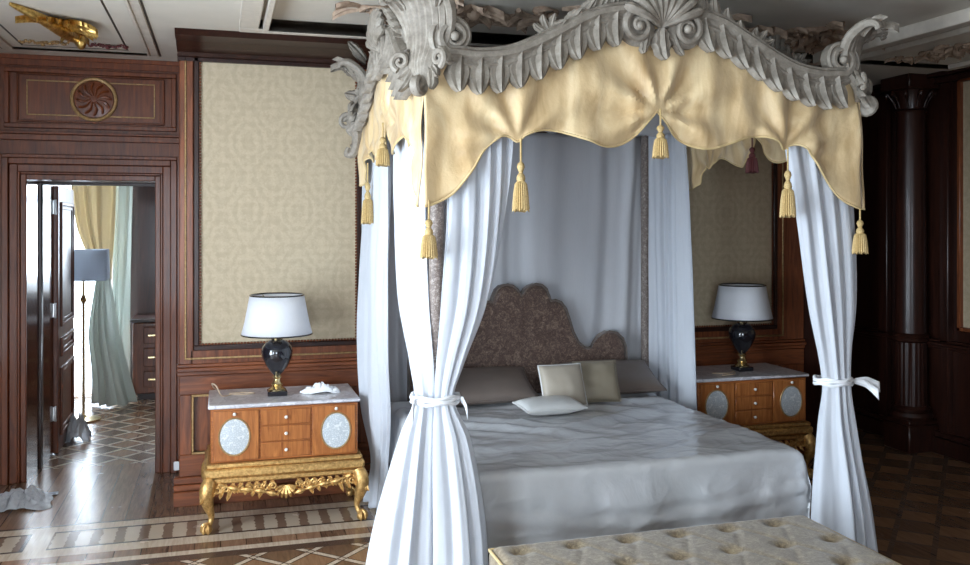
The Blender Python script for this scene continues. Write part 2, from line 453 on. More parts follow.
frame_rect(t, DX0-.13, DX1+.135, 2.30, 2.69, .03, YD-.03, YD)
frame_rect(t, DX0-.06, DX1+.06, 2.34, 2.66, .012, YD-.02, YD)
struct(t, 'trim_7', 'wood_door')
# overdoor panel with medallion
r = thing('overdoor_panel', (-.82, YD, 2.36), 'dark carved panel with a round medallion above the open doorway', 'wall panel')
m = MB(); m.box(DX0-.03, DX1+.03, YD-.012, YD-.002, 2.36, 2.64); m.build('field', 'wood_door', r)
m = MB(); frame_rect(m, DX0+.0, DX1-.0, 2.385, 2.615, .008, YD-.02, YD-.012, .002); m.build('gilt_line', 'gold_line', r)
m = MB(); m.tube([(-.80+.135*math.cos(a*PI/24), YD-.022, 2.50+.135*math.sin(a*PI/24)) for a in range(49)], .012, 8); m.build('ring', 'gold_line', r)
m = MB(); m.grid([[(-.80+rr*math.cos(a*PI/16), YD-.014-dd, 2.50+rr*math.sin(a*PI/16)) for a in range(32)] for rr, dd in ((.125, .0), (.12, .008), (.06, .014), (.002, .016))], True)
for k in range(12):
    a = k*PI/6; m.tube(spline([(-.80+.02*math.cos(a), YD-.03, 2.50+.02*math.sin(a)), (-.80+.07*math.cos(a+.25), YD-.036, 2.50+.07*math.sin(a+.25)), (-.80+.11*math.cos(a), YD-.028, 2.50+.11*math.sin(a))], 4), [.006]*4+[.009]*4+[.003], 6)
m.build('medallion', 'wood_door', r)
# door reveal lining (glossy), splayed slightly to mirror the added far window
m = MB(); m.add([(DX0, YD, 0), (DX0, YD, DH), (DX0+.045, YD+.67, DH), (DX0+.045, YD+.67, 0), (DX0-.02, YD, 0), (DX0-.02, YD, DH), (DX0-.02, YD+.67, DH), (DX0-.02, YD+.67, 0)],
      [(0, 1, 2, 3), (4, 7, 6, 5), (3, 2, 6, 7), (0, 4, 5, 1), (1, 5, 6, 2), (0, 3, 7, 4)])
gl = wood('lacquered_reveal', (.045, .015, .009), (.12, .042, .022), 'z', .22, .6); M['reveal'] = gl
struct(m, 'trim_8', 'reveal', smooth=False)
m = MB(); m.box(DX0+.008, DX0+.034, YD+.30, YD+.37, 0, DH, .003); m.box(DX0+.034, DX1, YD+.30, YD+.37, DH-.02, DH, .003); struct(m, 'trim_13', 'wood_dk')
m = MB(); m.box(DX1-.001, DX1+.02, YD+.001, YD+.67, 0, DH); struct(m, 'trim_9', 'wood_door')

# open door leaf
dl = bpy.data.objects.new('door_1', None); C.objects.link(dl); dl['kind'] = 'structure'
HX, HY = DX0+.055, YD+.70
dl.location = (HX, HY, 0); ORG['door_1'] = (HX, HY, 0)
m = MB(); m.box(HX-.022, HX+.022, HY, HY+.82, .01, DH-.01, .003)
m.build('door_leaf', 'wood_door', dl)
m = MB()
for z0, z1 in ((.12, .62), (.70, .84), (.92, 1.84)):
    for yy0, yy1, p in ((.09, .73, .016), (.12, .70, .008)):
        x1 = HX+.022
        m.box(x1, x1+p, HY+yy0, HY+yy1, z0+(yy0-.09), z0+(yy0-.09)+.025, .003); m.box(x1, x1+p, HY+yy0, HY+yy1, z1-(yy0-.09)-.025, z1-(yy0-.09), .003)
        m.box(x1, x1+p, HY+yy0, HY+yy0+.025, z0+.02, z1-.02, .003); m.box(x1, x1+p, HY+yy1-.025, HY+yy1, z0+.02, z1-.02, .003)
m.build('panel_moulding', 'wood_door', dl)
for z in (.30, 1.05, 1.80):
    m = MB(); m.box(HX-.03, HX+.0, HY-.024, HY-.004, z-.05, z+.05, .003); m.lathe([(.008, z-.055), (.009, z-.05), (.009, z+.05), (.008, z+.055)], HX+.005, HY-.014, 10)
    m.build('hinge', 'steel', dl)
dl.rotation_euler = (0, 0, math.radians(1))

# right recess and right wall
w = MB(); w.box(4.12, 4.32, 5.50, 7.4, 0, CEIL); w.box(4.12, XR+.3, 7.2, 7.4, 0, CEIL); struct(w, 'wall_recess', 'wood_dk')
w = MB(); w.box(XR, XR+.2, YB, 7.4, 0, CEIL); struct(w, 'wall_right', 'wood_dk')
t = MB()
for z0, z1, p in ((.815, .835, .05), (.79, .815, .065), (.765, .79, .045), (0, .12, .06), (.12, .16, .04), (2.70, 2.745, .06), (2.745, CEIL, .12)):
    t.box(XR-p, XR, YB, 7.2, z0, z1, .004)
    if z0 > .5 or 1: t.box(4.32, XR, 7.2-p, 7.2, z0, z1, .004)
for y0, y1 in ((5.28, 5.36), (5.90, 6.0), (3.9, 4.0)): t.box(XR-.05, XR, y0, y1, .16, 2.70, .006)
struct(t, 'trim_10', 'wood_dk')
r = thing('wall_panel', (XR, 4.1, PB0), 'narrow strip of fabric wall panel at the right edge, beside the dark column', 'wall panel')
MB().box(XR-.02, XR-.002, 4.13, 5.17, PB0+.03, PB1-.03).build('fabric_field', 'paper', r)
m = MB()
for (a, b, z0, z1) in ((4.1, 5.2, PB0, PB0+.03), (4.1, 5.2, PB1-.03, PB1), (4.1, 4.13, PB0, PB1), (5.17, 5.2, PB0, PB1)): m.box(XR-.05, XR-.001, a, b, z0, z1, .005)
m.build('frame', 'wood_v', r)
# engaged column; its darker wood stands in for the shade on this side
def column(x, y, label, group=None):
    r = thing('wooden_column', (x, y, 0), label, 'column', group)
    m = MB(); m.box(x-.135, x+.135, y-.135, y+.135, 0, .20, .008); m.box(x-.125, x+.125, y-.125, y+.125, .20, .235, .006); m.build('plinth', 'wood_dk', r)
    m = MB(); m.lathe([(.145, .235), (.155, .26), (.145, .285), (.125, .295), (.135, .315), (.118, .335)], x, y, 32); m.build('base_ring', 'wood_dk', r)
    m = MB(); rows = []
    for z, rr in ((.335, .112), (.80, .110), (.81, .110)):
        rows.append([(x+rr*math.cos(2*PI*j/96)*(1-.05*(1+math.cos(2*PI*j/96*20))/2), y+rr*math.sin(2*PI*j/96)*(1-.05*(1+math.cos(2*PI*j/96*20))/2), z) for j in range(96)])
    m.grid(rows, True); m.lathe([(.110, .80), (.125, .815), (.115, .83), (.128, .85), (.112, .87)], x, y, 32)
    m.lathe([(.108, .87), (.106, 1.6), (.098, 2.50), (.112, 2.515), (.098, 2.53)], x, y, 40); m.build('shaft', 'wood_dk', r, angle=60)
    m = MB(); m.lathe([(.095, 2.53), (.10, 2.60), (.125, 2.66), (.13, 2.67)], x, y, 24); m.box(x-.15, x+.15, y-.15, y+.15, 2.67, CEIL-.001, .008)
    for k in range(10):
        a = 2*PI*k/10; ca, sa = math.cos(a), math.sin(a)
        m.tube(spline([(x+.10*ca, y+.10*sa, 2.54), (x+.125*ca, y+.125*sa, 2.60), (x+.165*ca, y+.165*sa, 2.65), (x+.17*ca, y+.17*sa, 2.62)], 4), [.012]*5+[.02]*4+[.012]*3+[.006], 7, .6)
    m.build('capital', 'wood_dk', r)
    return r
column(4.95, 5.55, 'tall dark turned wooden column with a carved capital, right of the bed')

# left wall with daylight windows (out of view), rear wall with windows
def holes_wall(name, axis, c0, c1, s0, s1, holes, mat):
    m = MB(); e = [s0]
    def bx(a, b, z0, z1):
        if axis == 'x': m.box(c0, c1, a, b, z0, z1)
        else: m.box(a, b, c0, c1, z0, z1)
    cur = s0
    for a, b, z0, z1 in holes:
        bx(cur, a, 0, CEIL); bx(a, b, 0, z0); bx(a, b, z1, CEIL); cur = b
    bx(cur, s1, 0, CEIL); struct(m, name, mat)
WL = [(.2, 1.5, .25, 2.55), (2.3, 3.6, .25, 2.55)]
holes_wall('wall_left', 'x', XL-.2, XL, YB, YD, WL, 'wood_door')
WB = [(-1.6, -.3, .25, 2.55)]
holes_wall('wall_rear', 'y', YB-.2, YB, XL-.2, XR+.2, WB, 'wood_door')
def window(idx, axis, c, a, b, z0, z1):
    e = bpy.data.objects.new('window_%d' % idx, None); C.objects.link(e); e['kind'] = 'structure'; ORG[e.name] = (0, 0, 0)
    m = MB()
    def bx(s0, s1, q0, q1, d0=-.03, d1=.03):
        if axis == 'x': m.box(c+d0, c+d1, s0, s1, q0, q1, .004)
        else: m.box(s0, s1, c+d0, c+d1, q0, q1, .004)
    bx(a, b, z0, z0+.06); bx(a, b, z1-.06, z1); bx(a, a+.06, z0, z1); bx(b-.06, b, z0, z1); bx((a+b)/2-.03, (a+b)/2+.03, z0, z1); bx(a, b, 1.9, 1.95)
    m.build('window_frame', 'plaster_trim', e)
k = 1
for a, b, z0, z1 in WL: window(k, 'x', XL-.1, a, b, z0, z1); k += 1
for a, b, z0, z1 in WB: window(k, 'y', YB-.1, a, b, z0, z1); k += 1

# the room beyond the doorway
FW = [(-1.75, -1.02, .05, 2.35), (-.55, .35, .95, 2.25)]  # second window is added, hidden by the jamb, to reflect in the reveal
holes_wall('wall_far_room', 'y', YF, YF+.2, -3.2, 2.2, FW, 'wood_dk')
w = MB(); w.box(-3.2, -3.0, YD+.67, YF, 0, CEIL); w.box(2.0, 2.2, YD+.67, YF, 0, CEIL); w.box(-3.2, XL-.0, YD, YD+.67, 0, CEIL); struct(w, 'wall_far_side', 'wood_dk')
for a, b, z0, z1 in FW: window(k, 'y', YF+.1, a, b, z0, z1); k += 1

# ------------------------------------------------------------------ ceiling mouldings and ornaments
def ceil_frame(mb, x0, x1, y0, y1, w, h):
    z0, z1 = CEIL-h, CEIL+.001
    mb.box(x0, x1, y0, y0+w, z0, z1, .004); mb.box(x0, x1, y1-w, y1, z0, z1, .004); mb.box(x0, x0+w, y0+w, y1-w, z0, z1, .004); mb.box(x1-w, x1, y0+w, y1-w, z0, z1, .004)
t = MB()
ceil_frame(t, -1.30, -.38, -1, 6.24, .06, .010); ceil_frame(t, -1.25, -.43, -1+.05, 6.19, .02, .018)
ceil_frame(t, .10, 3.80, .6, 5.10, .10, .05); ceil_frame(t, .22, 3.68, .72, 4.98, .03, .07)
ceil_frame(t, 3.98, 4.86, -1, 5.10, .05, .035)
struct(t, 'trim_11', 'plaster_trim')
t = MB(); ceil_frame(t, -1.17, -.555, -.9, 6.10, .012, .002); ceil_frame(t, -1.312, -.368, -1.01, 6.252, .012, .003); struct(t, 'trim_12', 'dark_line')

def spiral(cx, cz, r0, r1, a0, turns, n=28):
    return [(cx+lerp(r0, r1, i/n)*math.cos(a0+turns*2*PI*i/n), cz+lerp(r0, r1, i/n)*math.sin(a0+turns*2*PI*i/n)) for i in range(n+1)]
def leaf(mb, base, d, side, out, L, W, curl=.3, lobes=4, thick=.006, tipcurl=1):
    base, d, side, out = Vector(base), Vector(d).normalized(), Vector(side).normalized(), Vector(out).normalized()
    rows = []; nu, nv = 12, 7
    for i in range(nu+1):
        t = i/nu
        wd = W*.5*(math.sin(PI*min(1, t*.80+.14))**.7)*(1-.22*abs(math.cos(lobes*PI*t)))*(1 if t < .97 else .35)
        o = curl*L*(t*t*tipcurl - .1)
        row = []
        for j in range(nv):
            s = (j/(nv-1))*2-1
            ridge = .10*W*(1-abs(s))+.05*W*math.cos(s*PI*3)
            row.append(base+d*(L*t)+side*(wd*s)+out*(o+ridge-.16*W*s*s))
        rows.append(row)
    back = [[p-out*thick for p in r] for r in rows]
    o = len(mb.v); mb.grid(rows); o2 = len(mb.v); mb.grid(back)
    m = nv; n_ = nu+1
    ring = [j for j in range(m)]+[i*m+m-1 for i in range(1, n_)]+[(n_-1)*m+j for j in range(m-2, -1, -1)]+[i*m for i in range(n_-2, 0, -1)]
    for a in range(len(ring)):
        b = (a+1) % len(ring); mb.f.append((o+ring[a], o+ring[b], o2+ring[b], o2+ring[a]))
def foliage(name, mat, cx, cy, sx, sy, rot, seed, label, cat='ceiling ornament', group=None, size=1.0):
    rr = random.Random(seed); m = MB(); ca, sa = math.cos(rot), math.sin(rot)
    def W(u, v, h): return (cx+ca*u-sa*v, cy+sa*u+ca*v, CEIL-h)
    for s in (-1, 1):
        for k in range(3):
            c = (s*sx*(.25+.28*k), sy*.25*(-1)**k)
            r0 = sy*(.36-.07*k)
            pts = spiral(c[0], c[1], r0, r0*.15, PI*(k % 2), s*1.3*(-1)**k, 22)
            m.tube([W(a, b, .012) for a, b in pts], [.010*size+.006*size*math.sin(i) for i in range(len(pts))], 6)
            m.ball(W(c[0], c[1], .015), .016*size, 8)
            for q in range(4):
                a = rr.random()*2*PI; b0 = (c[0]+r0*.9*math.cos(a), c[1]+r0*.9*math.sin(a)); p0 = Vector(W(*b0, .006)); p1 = Vector(W(b0[0]+math.cos(a), b0[1]+math.sin(a), .006))
                dd = (p1-p0).normalized(); leaf(m, p0, dd, dd.cross(Vector((0, 0, 1))), (0, 0, -1), sy*.34, sy*.2, .25, 4, .004)
    for q in range(8):
        a = q*PI/4; p0 = Vector(W(0, 0, .01)); dd = (Vector(W(math.cos(a), math.sin(a), .01))-p0).normalized()
        leaf(m, p0, dd, dd.cross(Vector((0, 0, 1))), (0, 0, -1), sy*.42, sy*.26, .3, 4, .004)
    m.ball(W(0, 0, .02), .03*size, 10)
    return tag(m.build(name, mat), label, cat, group)
# gilt winged relief on the left ceiling panel
m = MB()
cx, cy = -.80, 5.30
body = spline([(cx-.30, cy-.50, CEIL-.01), (cx-.12, cy-.28, CEIL-.035), (cx, cy, CEIL-.05), (cx+.05, cy+.22, CEIL-.045), (cx+.10, cy+.36, CEIL-.03)], 6)
m.tube(body, [.010+.032*math.sin(PI*i/(len(body)-1)) for i in range(len(body))], 10, .7)
m.ball((cx+.09, cy+.30, CEIL-.05), .05, 12)
for k in range(9):
    a = -2.4+k*.26; d = Vector((math.cos(a)*.9, math.sin(a), -.02))
    leaf(m, (cx-.04, cy-.05+k*.02, CEIL-.02), d, d.cross(Vector((0, 0, 1))), (0, 0, -1), .38-.016*k, .085, .10, 5, .006)
for k in range(8):
    a = .9-k*.24; d = Vector((math.cos(a), math.sin(a)*.9, -.02))
    leaf(m, (cx+.02, cy-.04+.0*k, CEIL-.02), d, d.cross(Vector((0, 0, 1))), (0, 0, -1), .30-.010*k, .08, .10, 5, .006)
for k in range(5):
    a = 1.2+k*.25; d = Vector((math.cos(a), math.sin(a), -.02))
    leaf(m, (cx+.05, cy+.16, CEIL-.02), d, d.cross(Vector((0, 0, 1))), (0, 0, -1), .26, .06, .12, 5, .006)
m.v = [(cx+(a-cx)*.60-.02, cy+.06+(b-cy)*.85, c_) for a, b, c_ in m.v]
tag(m.build('ceiling_ornament', 'gold_ceiling'), 'large gilt winged relief on the pale ceiling above the doorway', 'ceiling ornament')
foliage('ceiling_ornament', 'gold_line', -1.02, 5.93, .14, .05, .0, 3, 'small thin scroll on the ceiling, left of the two below the gilt relief', size=.45)
foliage('ceiling_ornament', 'dark_red', -.66, 5.93, .12, .055, .0, 5, 'small reddish scroll in the right corner of the pale ceiling panel', size=.45)
for i, (x, y, a, lb) in enumerate([(1.25, 4.45, .0, 'brown plaster scrollwork on the ceiling above the left part of the canopy'),
                                   (2.90, 4.45, .0, 'brown plaster scrollwork on the ceiling above the right part of the canopy'),
                                   (4.42, 4.55, PI/2, 'plaster scrollwork on the ceiling strip above the dark column'),
                                   (4.42, 3.45, PI/2, 'plaster scrollwork on the ceiling strip at the upper right corner')]):
    foliage('ceiling_ornament', 'ochre_plaster', x, y, .62 if i < 2 else .46, .42 if i < 2 else .26, a, 20+i, lb, size=1.3)
foliage('ceiling_ornament', 'ochre_plaster', 3.4, 4.5, .30, .42, 0, 31, 'plaster scrollwork on the ceiling just right of the crest, beside the brown moulding', size=1.3)

# ------------------------------------------------------------------ canopy bed
VX0, VX1, VY0, VY1 = .800, 2.870, 3.58, 5.22
bed = thing('canopy_bed', (BX, 4.6, 0), 'large four-poster bed with a grey carved canopy and gold silk valance', 'bed')
PX = (.862, 2.808); PY = (3.64, 5.44); PR = (3.64, 5.16)
for x, y in ((PX[0], PY[0]), (PX[1], PY[0]), (.95, PY[1]), (2.715, PY[1])):
    if 1:
        m = MB(); m.lathe([(.045, 0), (.05, .02), (.035, .08), (.032, .10), (.032, 2.28), (.04, 2.30)], x, y, 20); m.build('post', 'post', bed)
m = MB()                                                    # tester frame and rails
for y in PY: m.box(PX[0]-.02, PX[1]+.02, y-.02, y+.02, 2.27, 2.31)
for x in PX: m.box(x-.02, x+.02, PY[0], PY[1], 2.27, 2.31)
m.build('canopy_rail', 'carve', bed)
rows = []                                                   # gathered lining under the canopy
for i in range(33):
    rows.append([])
    for j in range(49):
        x = lerp(PX[0]+.02, PX[1]-.02, j/48); y = lerp(PY[0]+.02, PY[1]-.02, i/32)
        dx, dy = x-BX, y-4.55; a = math.atan2(dy, dx)
        rows[-1].append((x, y, 2.25+.03*min(1, math.hypot(dx, dy))*math.cos(a*40)*.4+.05*(1-math.hypot(dx, dy)/1.3)))
m = MB(); m.grid(rows); m.build('canopy_lining', 'voile_back', bed, solid=.004)
m = MB(); m.box(.98, 2.63, 3.70, 5.42, .16, .30, .01)
for x in (1.02, 2.54):
    for y in (3.76, 5.30): m.box(x, x+.06, y, y+.06, 0, .16, .004)
m.build('bed_base', 'bed_iron', bed)

# headboard
hb = []
half = [(0, 1.225), (.012, 1.235), (.03, 1.262), (.06, 1.285), (.095, 1.295), (.135, 1.287), (.165, 1.262), (.185, 1.215), (.195, 1.185), (.225, 1.19), (.265, 1.175), (.30, 1.13), (.325, 1.06), (.35, .98), (.385, .915), (.43, .875), (.475, .865), (.50, .875), (.515, .905), (.55, .95), (.60, .975), (.655, .965), (.70, .925), (.72, .87), (.725, .80), (.725, .58)]
HBX = BX
top = [(HBX-u, z) for u, z in reversed(half)]+[(HBX+u, z) for u, z in half[1:]]
m = MB(); k = len(top); yf, yb = 5.40, 5.485
def ins(u, z, s):                                           # inset towards the centre for the padded edge
    return (HBX+(u-HBX)*(1-s*.6), .85+(z-.85)*(1-s))
rows = [[(u, yb, z) for u, z in top], [(u, yf+.02, z) for u, z in top], [(ins(u, z, .02)[0], yf, ins(u, z, .02)[1]) for u, z in top], [(ins(u, z, .05)[0], yf-.012, ins(u, z, .05)[1]) for u, z in top]]
m.grid(rows)
lo = [(ins(u, z, .05)) for u, z in top]
o = len(m.v)
l2 = [ins(u, z, .09) for u, z in top]; l3 = [ins(u, z, .11) for u, z in top]
for q_ in (lo, l2, l3): m.v += [(u, yf-(.012 if q_ is lo else .0135), z) for u, z in q_]
m.v += [(u, yf-.0136, .58) for u, z in l3]
for t_ in range(3):
    for i in range(k-1): m.f.append((o+t_*k+i, o+t_*k+i+1, o+(t_+1)*k+i+1, o+(t_+1)*k+i))
m.build('headboard', 'headboard', bed, angle=60)
m = MB(); m.tube([(u, yf+.005, z) for u, z in top], .008, 8); m.build('headboard_piping', 'taupe', bed)

# cornice: moulding, hanging leaves, scrolls
def cz(u): return interp([(-.01, 2.60), (.15, 2.585), (.29, 2.555), (.42, 2.49), (.55, 2.42), (.67, 2.37), (.78, 2.35), (.88, 2.35), (.96, 2.385), (1.0, 2.42)], u)
def cornice(name, org, du, out, length, scale=1.0):
    """one side of the canopy: org = centre of the side, du = direction along it, out = outward"""
    org, du, out = Vector(org), Vector(du), Vector(out); h = length/2; k = h/1.035
    def W(u, z, o=0): q = org+du*(u*k)+out*o; return Vector((q.x, q.y, z))
    m = MB()
    prof = [(-.042, -.03), (-.042, .028), (-.026, .04), (-.012, .03), (-.004, .034), (.006, .05), (.026, .052), (.036, .036), (.044, .04), (.050, .02), (.05, -.03)]
    for s in (-1, 1):
        path = [(u/100, cz(u/100)) for u in range(12, 91, 4)]
        sp = spiral(.925, 2.432, .082, .014, -PI/2, 1.6, 36)
        full = path+sp[1:]
        pts = [W(s*a, b) for a, b in full]; n_ = len(pts); np_ = len(path)
        sgn = s*(1 if out.cross(du).z > 0 else -1)
        def pr(t):
            q = 1 if t*n_ < np_ else max(.22, .9-(t*n_-np_)/(n_-np_)*.75)
            return [(a*q*(1 if True else 1), b*(.6+.4*q)) for a, b in prof]
        side = out
        # in-plane normal must point up for both halves
        tt = (pts[3]-pts[2]).normalized(); nn = side.cross(tt)
        fl_ = 1 if nn.z > 0 else -1
        def pr2(t, pr=pr, fl_=fl_): return [(a*fl_, b) for a, b in pr(t)]
        m.sweep(pr2, pts, side)
        m.ball(W(s*.925, 2.432, .045), .020, 10)
    c = m.build(name, 'carve', bed)
    # hanging acanthus leaves
    idx = 0
    for s in (-1, 1):
        for q in range(9):
            u = .21+q*.086; z = cz(u)-.030
            lm = MB(); sl = (cz(u+.02)-cz(u-.02))/.04
            d = Vector((0, 0, -1))+du*(s*.10*k)
            leaf(lm, W(s*u, z+.04, .036), d, du, out, .160, .122*k, .26, 1, .010)
            lm.build('carved_leaf', 'carve', c)
    # crest: two volutes, shells between and above
    for s in (-1, 1):
        vm = MB(); sp = spiral(.115, 2.52, .078, .012, PI*.9, -1.7, 40)
        vm.tube([W(s*a, b, .045+.02*i/40) for i, (a, b) in enumerate(sp)], [.019-.011*i/40 for i in range(41)], 8)
        vm.tube([W(s*a, b, .04) for a, b in spiral(.115, 2.52, .092, .05, PI*.95, -.75, 20)], .008, 6)
        vm.ball(W(s*.115, 2.52, .06), .022, 10)
        # backing disc
        vm.grid([[W(s*.115+rr*math.cos(a*PI/12)/k, 2.52+rr*math.sin(a*PI/12), oo) for a in range(24)] for rr, oo in ((.085, 0), (.083, .035), (.04, .045), (.001, .05))], True)
        vm.build('volute', 'carve', c)
        lf = MB()
        for q in range(5):
            u = .235+q*.065; z = cz(u)+.035; a = math.radians(62-q*5)
            d = du*(s*-math.cos(a)*.7)+Vector((0, 0, math.sin(a)))
            leaf(lf, W(s*u, z-.02, .02), d, du*(s*math.sin(a))+Vector((0, 0, math.cos(a))), out, .13-.012*q, .075, .30, 4, .008)
        for q in range(3):                                  # rocaille tuft riding the moulding
            a = math.radians(100-q*38); d = du*(s*math.cos(a))+Vector((0, 0, math.sin(a)))
            leaf(lf, W(s*.50, cz(.50)+.03, .0), d, du*(s*math.sin(a))-Vector((0, 0, math.cos(a))), out, .085, .045, .2, 3, .008)
        lf.build('crest_foliage', 'carve', c)
    sh = MB()
    for q in range(-4, 5):
        a = math.radians(90-q*17); d = du*math.cos(a)+Vector((0, 0, math.sin(a)))
        p = [W(0, 2.53, .03)+d*(t_*.20) + out*(.03*math.sin(PI*t_)+.03*t_) for t_ in [i/8 for i in range(9)]]
        sh.tube(p, [.012+.013*(i/8) for i in range(8)]+[.012], 8)
    leaf(sh, W(0, 2.52, .05), (0, 0, -1), du, out, .14, .11, .2, 3, .008)
    for s in (-.06, .06): leaf(sh, W(s, 2.50, .04), Vector((0, 0, -1))+du*s*6, du, out, .10, .06, .2, 3, .008)
    sh.build('crest_shell', 'carve', c)
    return c
cornice('cornice', (BX, VY0-.02, 0), (1, 0, 0), (0, -1, 0), VX1-VX0)
cornice('cornice', (VX0-.0, (VY0+VY1)/2, 0), (0, 1, 0), (-1, 0, 0), VY1-VY0)
cornice('cornice', (VX1+.0, (VY0+VY1)/2, 0), (0, 1, 0), (1, 0, 0), VY1-VY0)

def corner(x, y, ox, oy, big=1.0, tail=0):
    out = Vector((ox, oy, 0)).normalized(); tn = Vector((-out.y, out.x, 0)); b0 = Vector((x, y, 0))
    def W(o, t_, z): return b0+out*o+tn*t_+Vector((0, 0, z))
    m = MB()
    for q in range(-4, 5):
        t0 = q/4; e = 1-t0*t0
        pts = spline([W(.03, t0*.02, 2.25), W(.03+.02*e, t0*.05, 2.31), W(-.01+.03*e, t0*.075, 2.39), W(-.02+.035*e, t0*.095, 2.47), W(.01+.03*e, t0*.115, 2.54+.02*e), W(.07+.02*e, t0*.13, 2.585+.025*e), W(.115+.02*e, t0*.135, 2.585+.02*e), W(.13+.015*e, t0*.13, 2.56+.02*e)], 5)
        n_ = len(pts); m.tube(pts, [.015+.011*math.sin(PI*min(1, i/(n_-1)*1.1)) for i in range(n_)], 8)
    sp = spiral(.068, 2.235, .042, .008, PI*.75, 1.6, 26)
    m.tube([W(a, 0, b) for a, b in sp], [.018-.009*i/26 for i in range(27)], 8, 1.5)
    m.ball(W(.068, 0, 2.235), .016, 8)
    c = m.build('corner_scroll', 'carve', bed)
    lf = MB(); up = MB()
    for s in (-1, 1):
        lf.tube([W(.05+.3*a, s*(.06+a), b) for a, b in spiral(.03, 2.335, .038, .008, -PI*.4, 1.4, 22)], [.014-.006*i/22 for i in range(23)], 8)
        for q in range(2):
            d = tn*(s*.8)+Vector((0, 0, -.75))+out*.1
            leaf(lf, W(.04, s*(.02+.05*q), 2.33+.05*q), d, Vector((0, 0, 1))+tn*(s*.6), out, .10, .06, .25, 2, .008)
        leaf(up, W(.06, s*.08, 2.54), tn*(s*.35)+out*.5+Vector((0, 0, .75)), tn, out-Vector((0, 0, .5)), .12, .08, .4, 3, .008)
    for q in range(3): leaf(lf, W(.05, (q-1)*.035, 2.32), Vector((0, 0, -1))+tn*((q-1)*.35)+out*.1, tn, out, .12, .06, .3, 2, .008)
    leaf(up, W(.09, 0, 2.585), out*.9+Vector((0, 0, .45)), tn, Vector((0, 0, 1)), .13, .09, -.5, 3, .010)
    up.build('corner_plume', 'carve', c)
    if tail:
        for q in range(5):
            z = 2.62-q*.11; d = out*.75+Vector((0, 0, .8-q*.3)); leaf(lf, W(.0, 0, z), d, Vector((0, 0, 1)) - out*.3, tn, .15-.012*q, .09, .10, 4, .012)
        pts = spline([W(.03, 0, 2.40), W(.07, 0, 2.28), W(.05, 0, 2.18), W(.07, 0, 2.09), W(.11, 0, 2.08), W(.10, 0, 2.12)], 6)
        lf.tube(pts, [.045-.032*i/(len(pts)-1) for i in range(len(pts))], 8)
        lf.tube([W(.02+a, 0, b) for a, b in spiral(.09, 2.27, .05, .01, PI, -1.5, 22)], .014, 8)
    lf.build('acanthus_leaf', 'carve', c)
corner(VX0+.01, VY0+.01, -1, -1, 1.0)
corner(VX1-.01, VY0+.01, 1, -1, 1.0)
corner(VX0+.01, VY1-.02, -1, .35, 1.0, 1)
corner(VX1-.01, VY1-.02, 1, .35, 1.0, 1)

# valance
BOT = [(0, 1.745), (.04, 1.755), (.12, 1.80), (.20, 1.90), (.26, 1.985), (.32, 2.035), (.36, 2.035), (.395, 2.015), (.43, 2.045), (.50, 2.068), (.58, 2.066), (.68, 2.035), (.78, 2.008), (.86, 2.015), (.94, 2.06), (.99, 2.12), (1.035, 2.165)]
def valance(org, du, out, length, amp=1.0, inner=False, flip=0, rear=False):
    org, du, out = Vector(org), Vector(du), Vector(out); h = length/2; n_ = 180; nz = 30; m = MB(); rows = []; hem = []
    pin = [(.395, 2.015, 1), (2.07-.395, 2.015, 1), (1.035, 2.165, 1.5), (.0, 2.30, .4), (2.07, 2.30, .4)]
    for j in range(nz+1):
        row = []
        for i in range(n_+1):
            u = 2.07*i/n_; uu = min(u, 2.07-u)
            zb = interp(BOT, uu)
            if rear and u > 1.70: zb = max(zb, interp([(1.6, 2.03), (1.70, 2.01), (1.8, 1.95), (1.95, 1.90), (2.07, 1.90)], u))
            zt = cz(max(0.0, min(1.0, 1.035-uu)))-.015 if uu > .05 else 2.36
            t = j/nz; z = lerp(zt, zb, t)
            o = (.026 if out.y < 0 else .008)+.012*t
            for pu, pz, w_ in pin:
                dx, dz = u-pu, z-pz; r_ = math.hypot(dx, dz); a = math.atan2(dz, dx)
                o += .026*w_*amp*math.cos(a*8+pu*3)*min(1, (r_/.13)**2)*math.exp(-r_/.30)
                o -= .02*w_*math.exp(-(r_/.05)**2)
            o += amp*(.009*math.sin(u*27+2.5*math.sin(u*4)+t*1.3)+.020*noise.noise(Vector((u*8, z*2.0, 3+flip)))+.010*noise.noise(Vector((u*19, z*3.5, 8+flip))))*(.3+.7*t)
            p = org+du*((u-1.035)*h/1.035)+out*o
            row.append((p.x, p.y, z))
        rows.append(row)
    m.grid(rows); v = m.build('valance', 'silk', bed, solid=.005)
    MB().tube([tuple(p) for p in rows[-1]], .0055, 6).build('braid', 'silk_trim', v)
    return v
def tassel(x, y, z0, L, parent, dark=False):                 # z0 = hanging point
    g = 'dark_red' if dark else 'gold_thread'
    m = MB(); m.tube([(x, y, z0+.01), (x, y, z0-L*.35)], .004, 6)
    m.lathe([(.004, z0-L*.30), (.013, z0-L*.33), (.017, z0-L*.38), (.010, z0-L*.44), (.008, z0-L*.46), (.016, z0-L*.50), (.019, z0-L*.55), (.014, z0-L*.60)][::-1], x, y, 14)
    rows = []
    for q, (r_, z) in enumerate([(.014, .58), (.024, .62), (.029, .75), (.032, .90), (.034, 1.0)]):
        rows.append([(x+r_*(1+.09*math.cos(j*PI))*math.cos(2*PI*j/44), y+r_*(1+.09*math.cos(j*PI))*math.sin(2*PI*j/44), z0-L*z+(.004*((j*7) % 5-2) if q == 4 else 0)) for j in range(44)])
    o = len(m.v); m.grid(rows, True); m.f.append(tuple(range(o+4*44, o+5*44)))
    return m.build('tassel', g, parent)
vf = valance((BX-.006, VY0, 0), (1, 0, 0), (0, -1, 0), VX1-VX0+.012, 1.0)
vl = valance((VX0, (VY0+VY1)/2-.015, 0), (0, 1, 0), (-1, 0, 0), VY1-VY0+.03, .7, flip=1, rear=True)
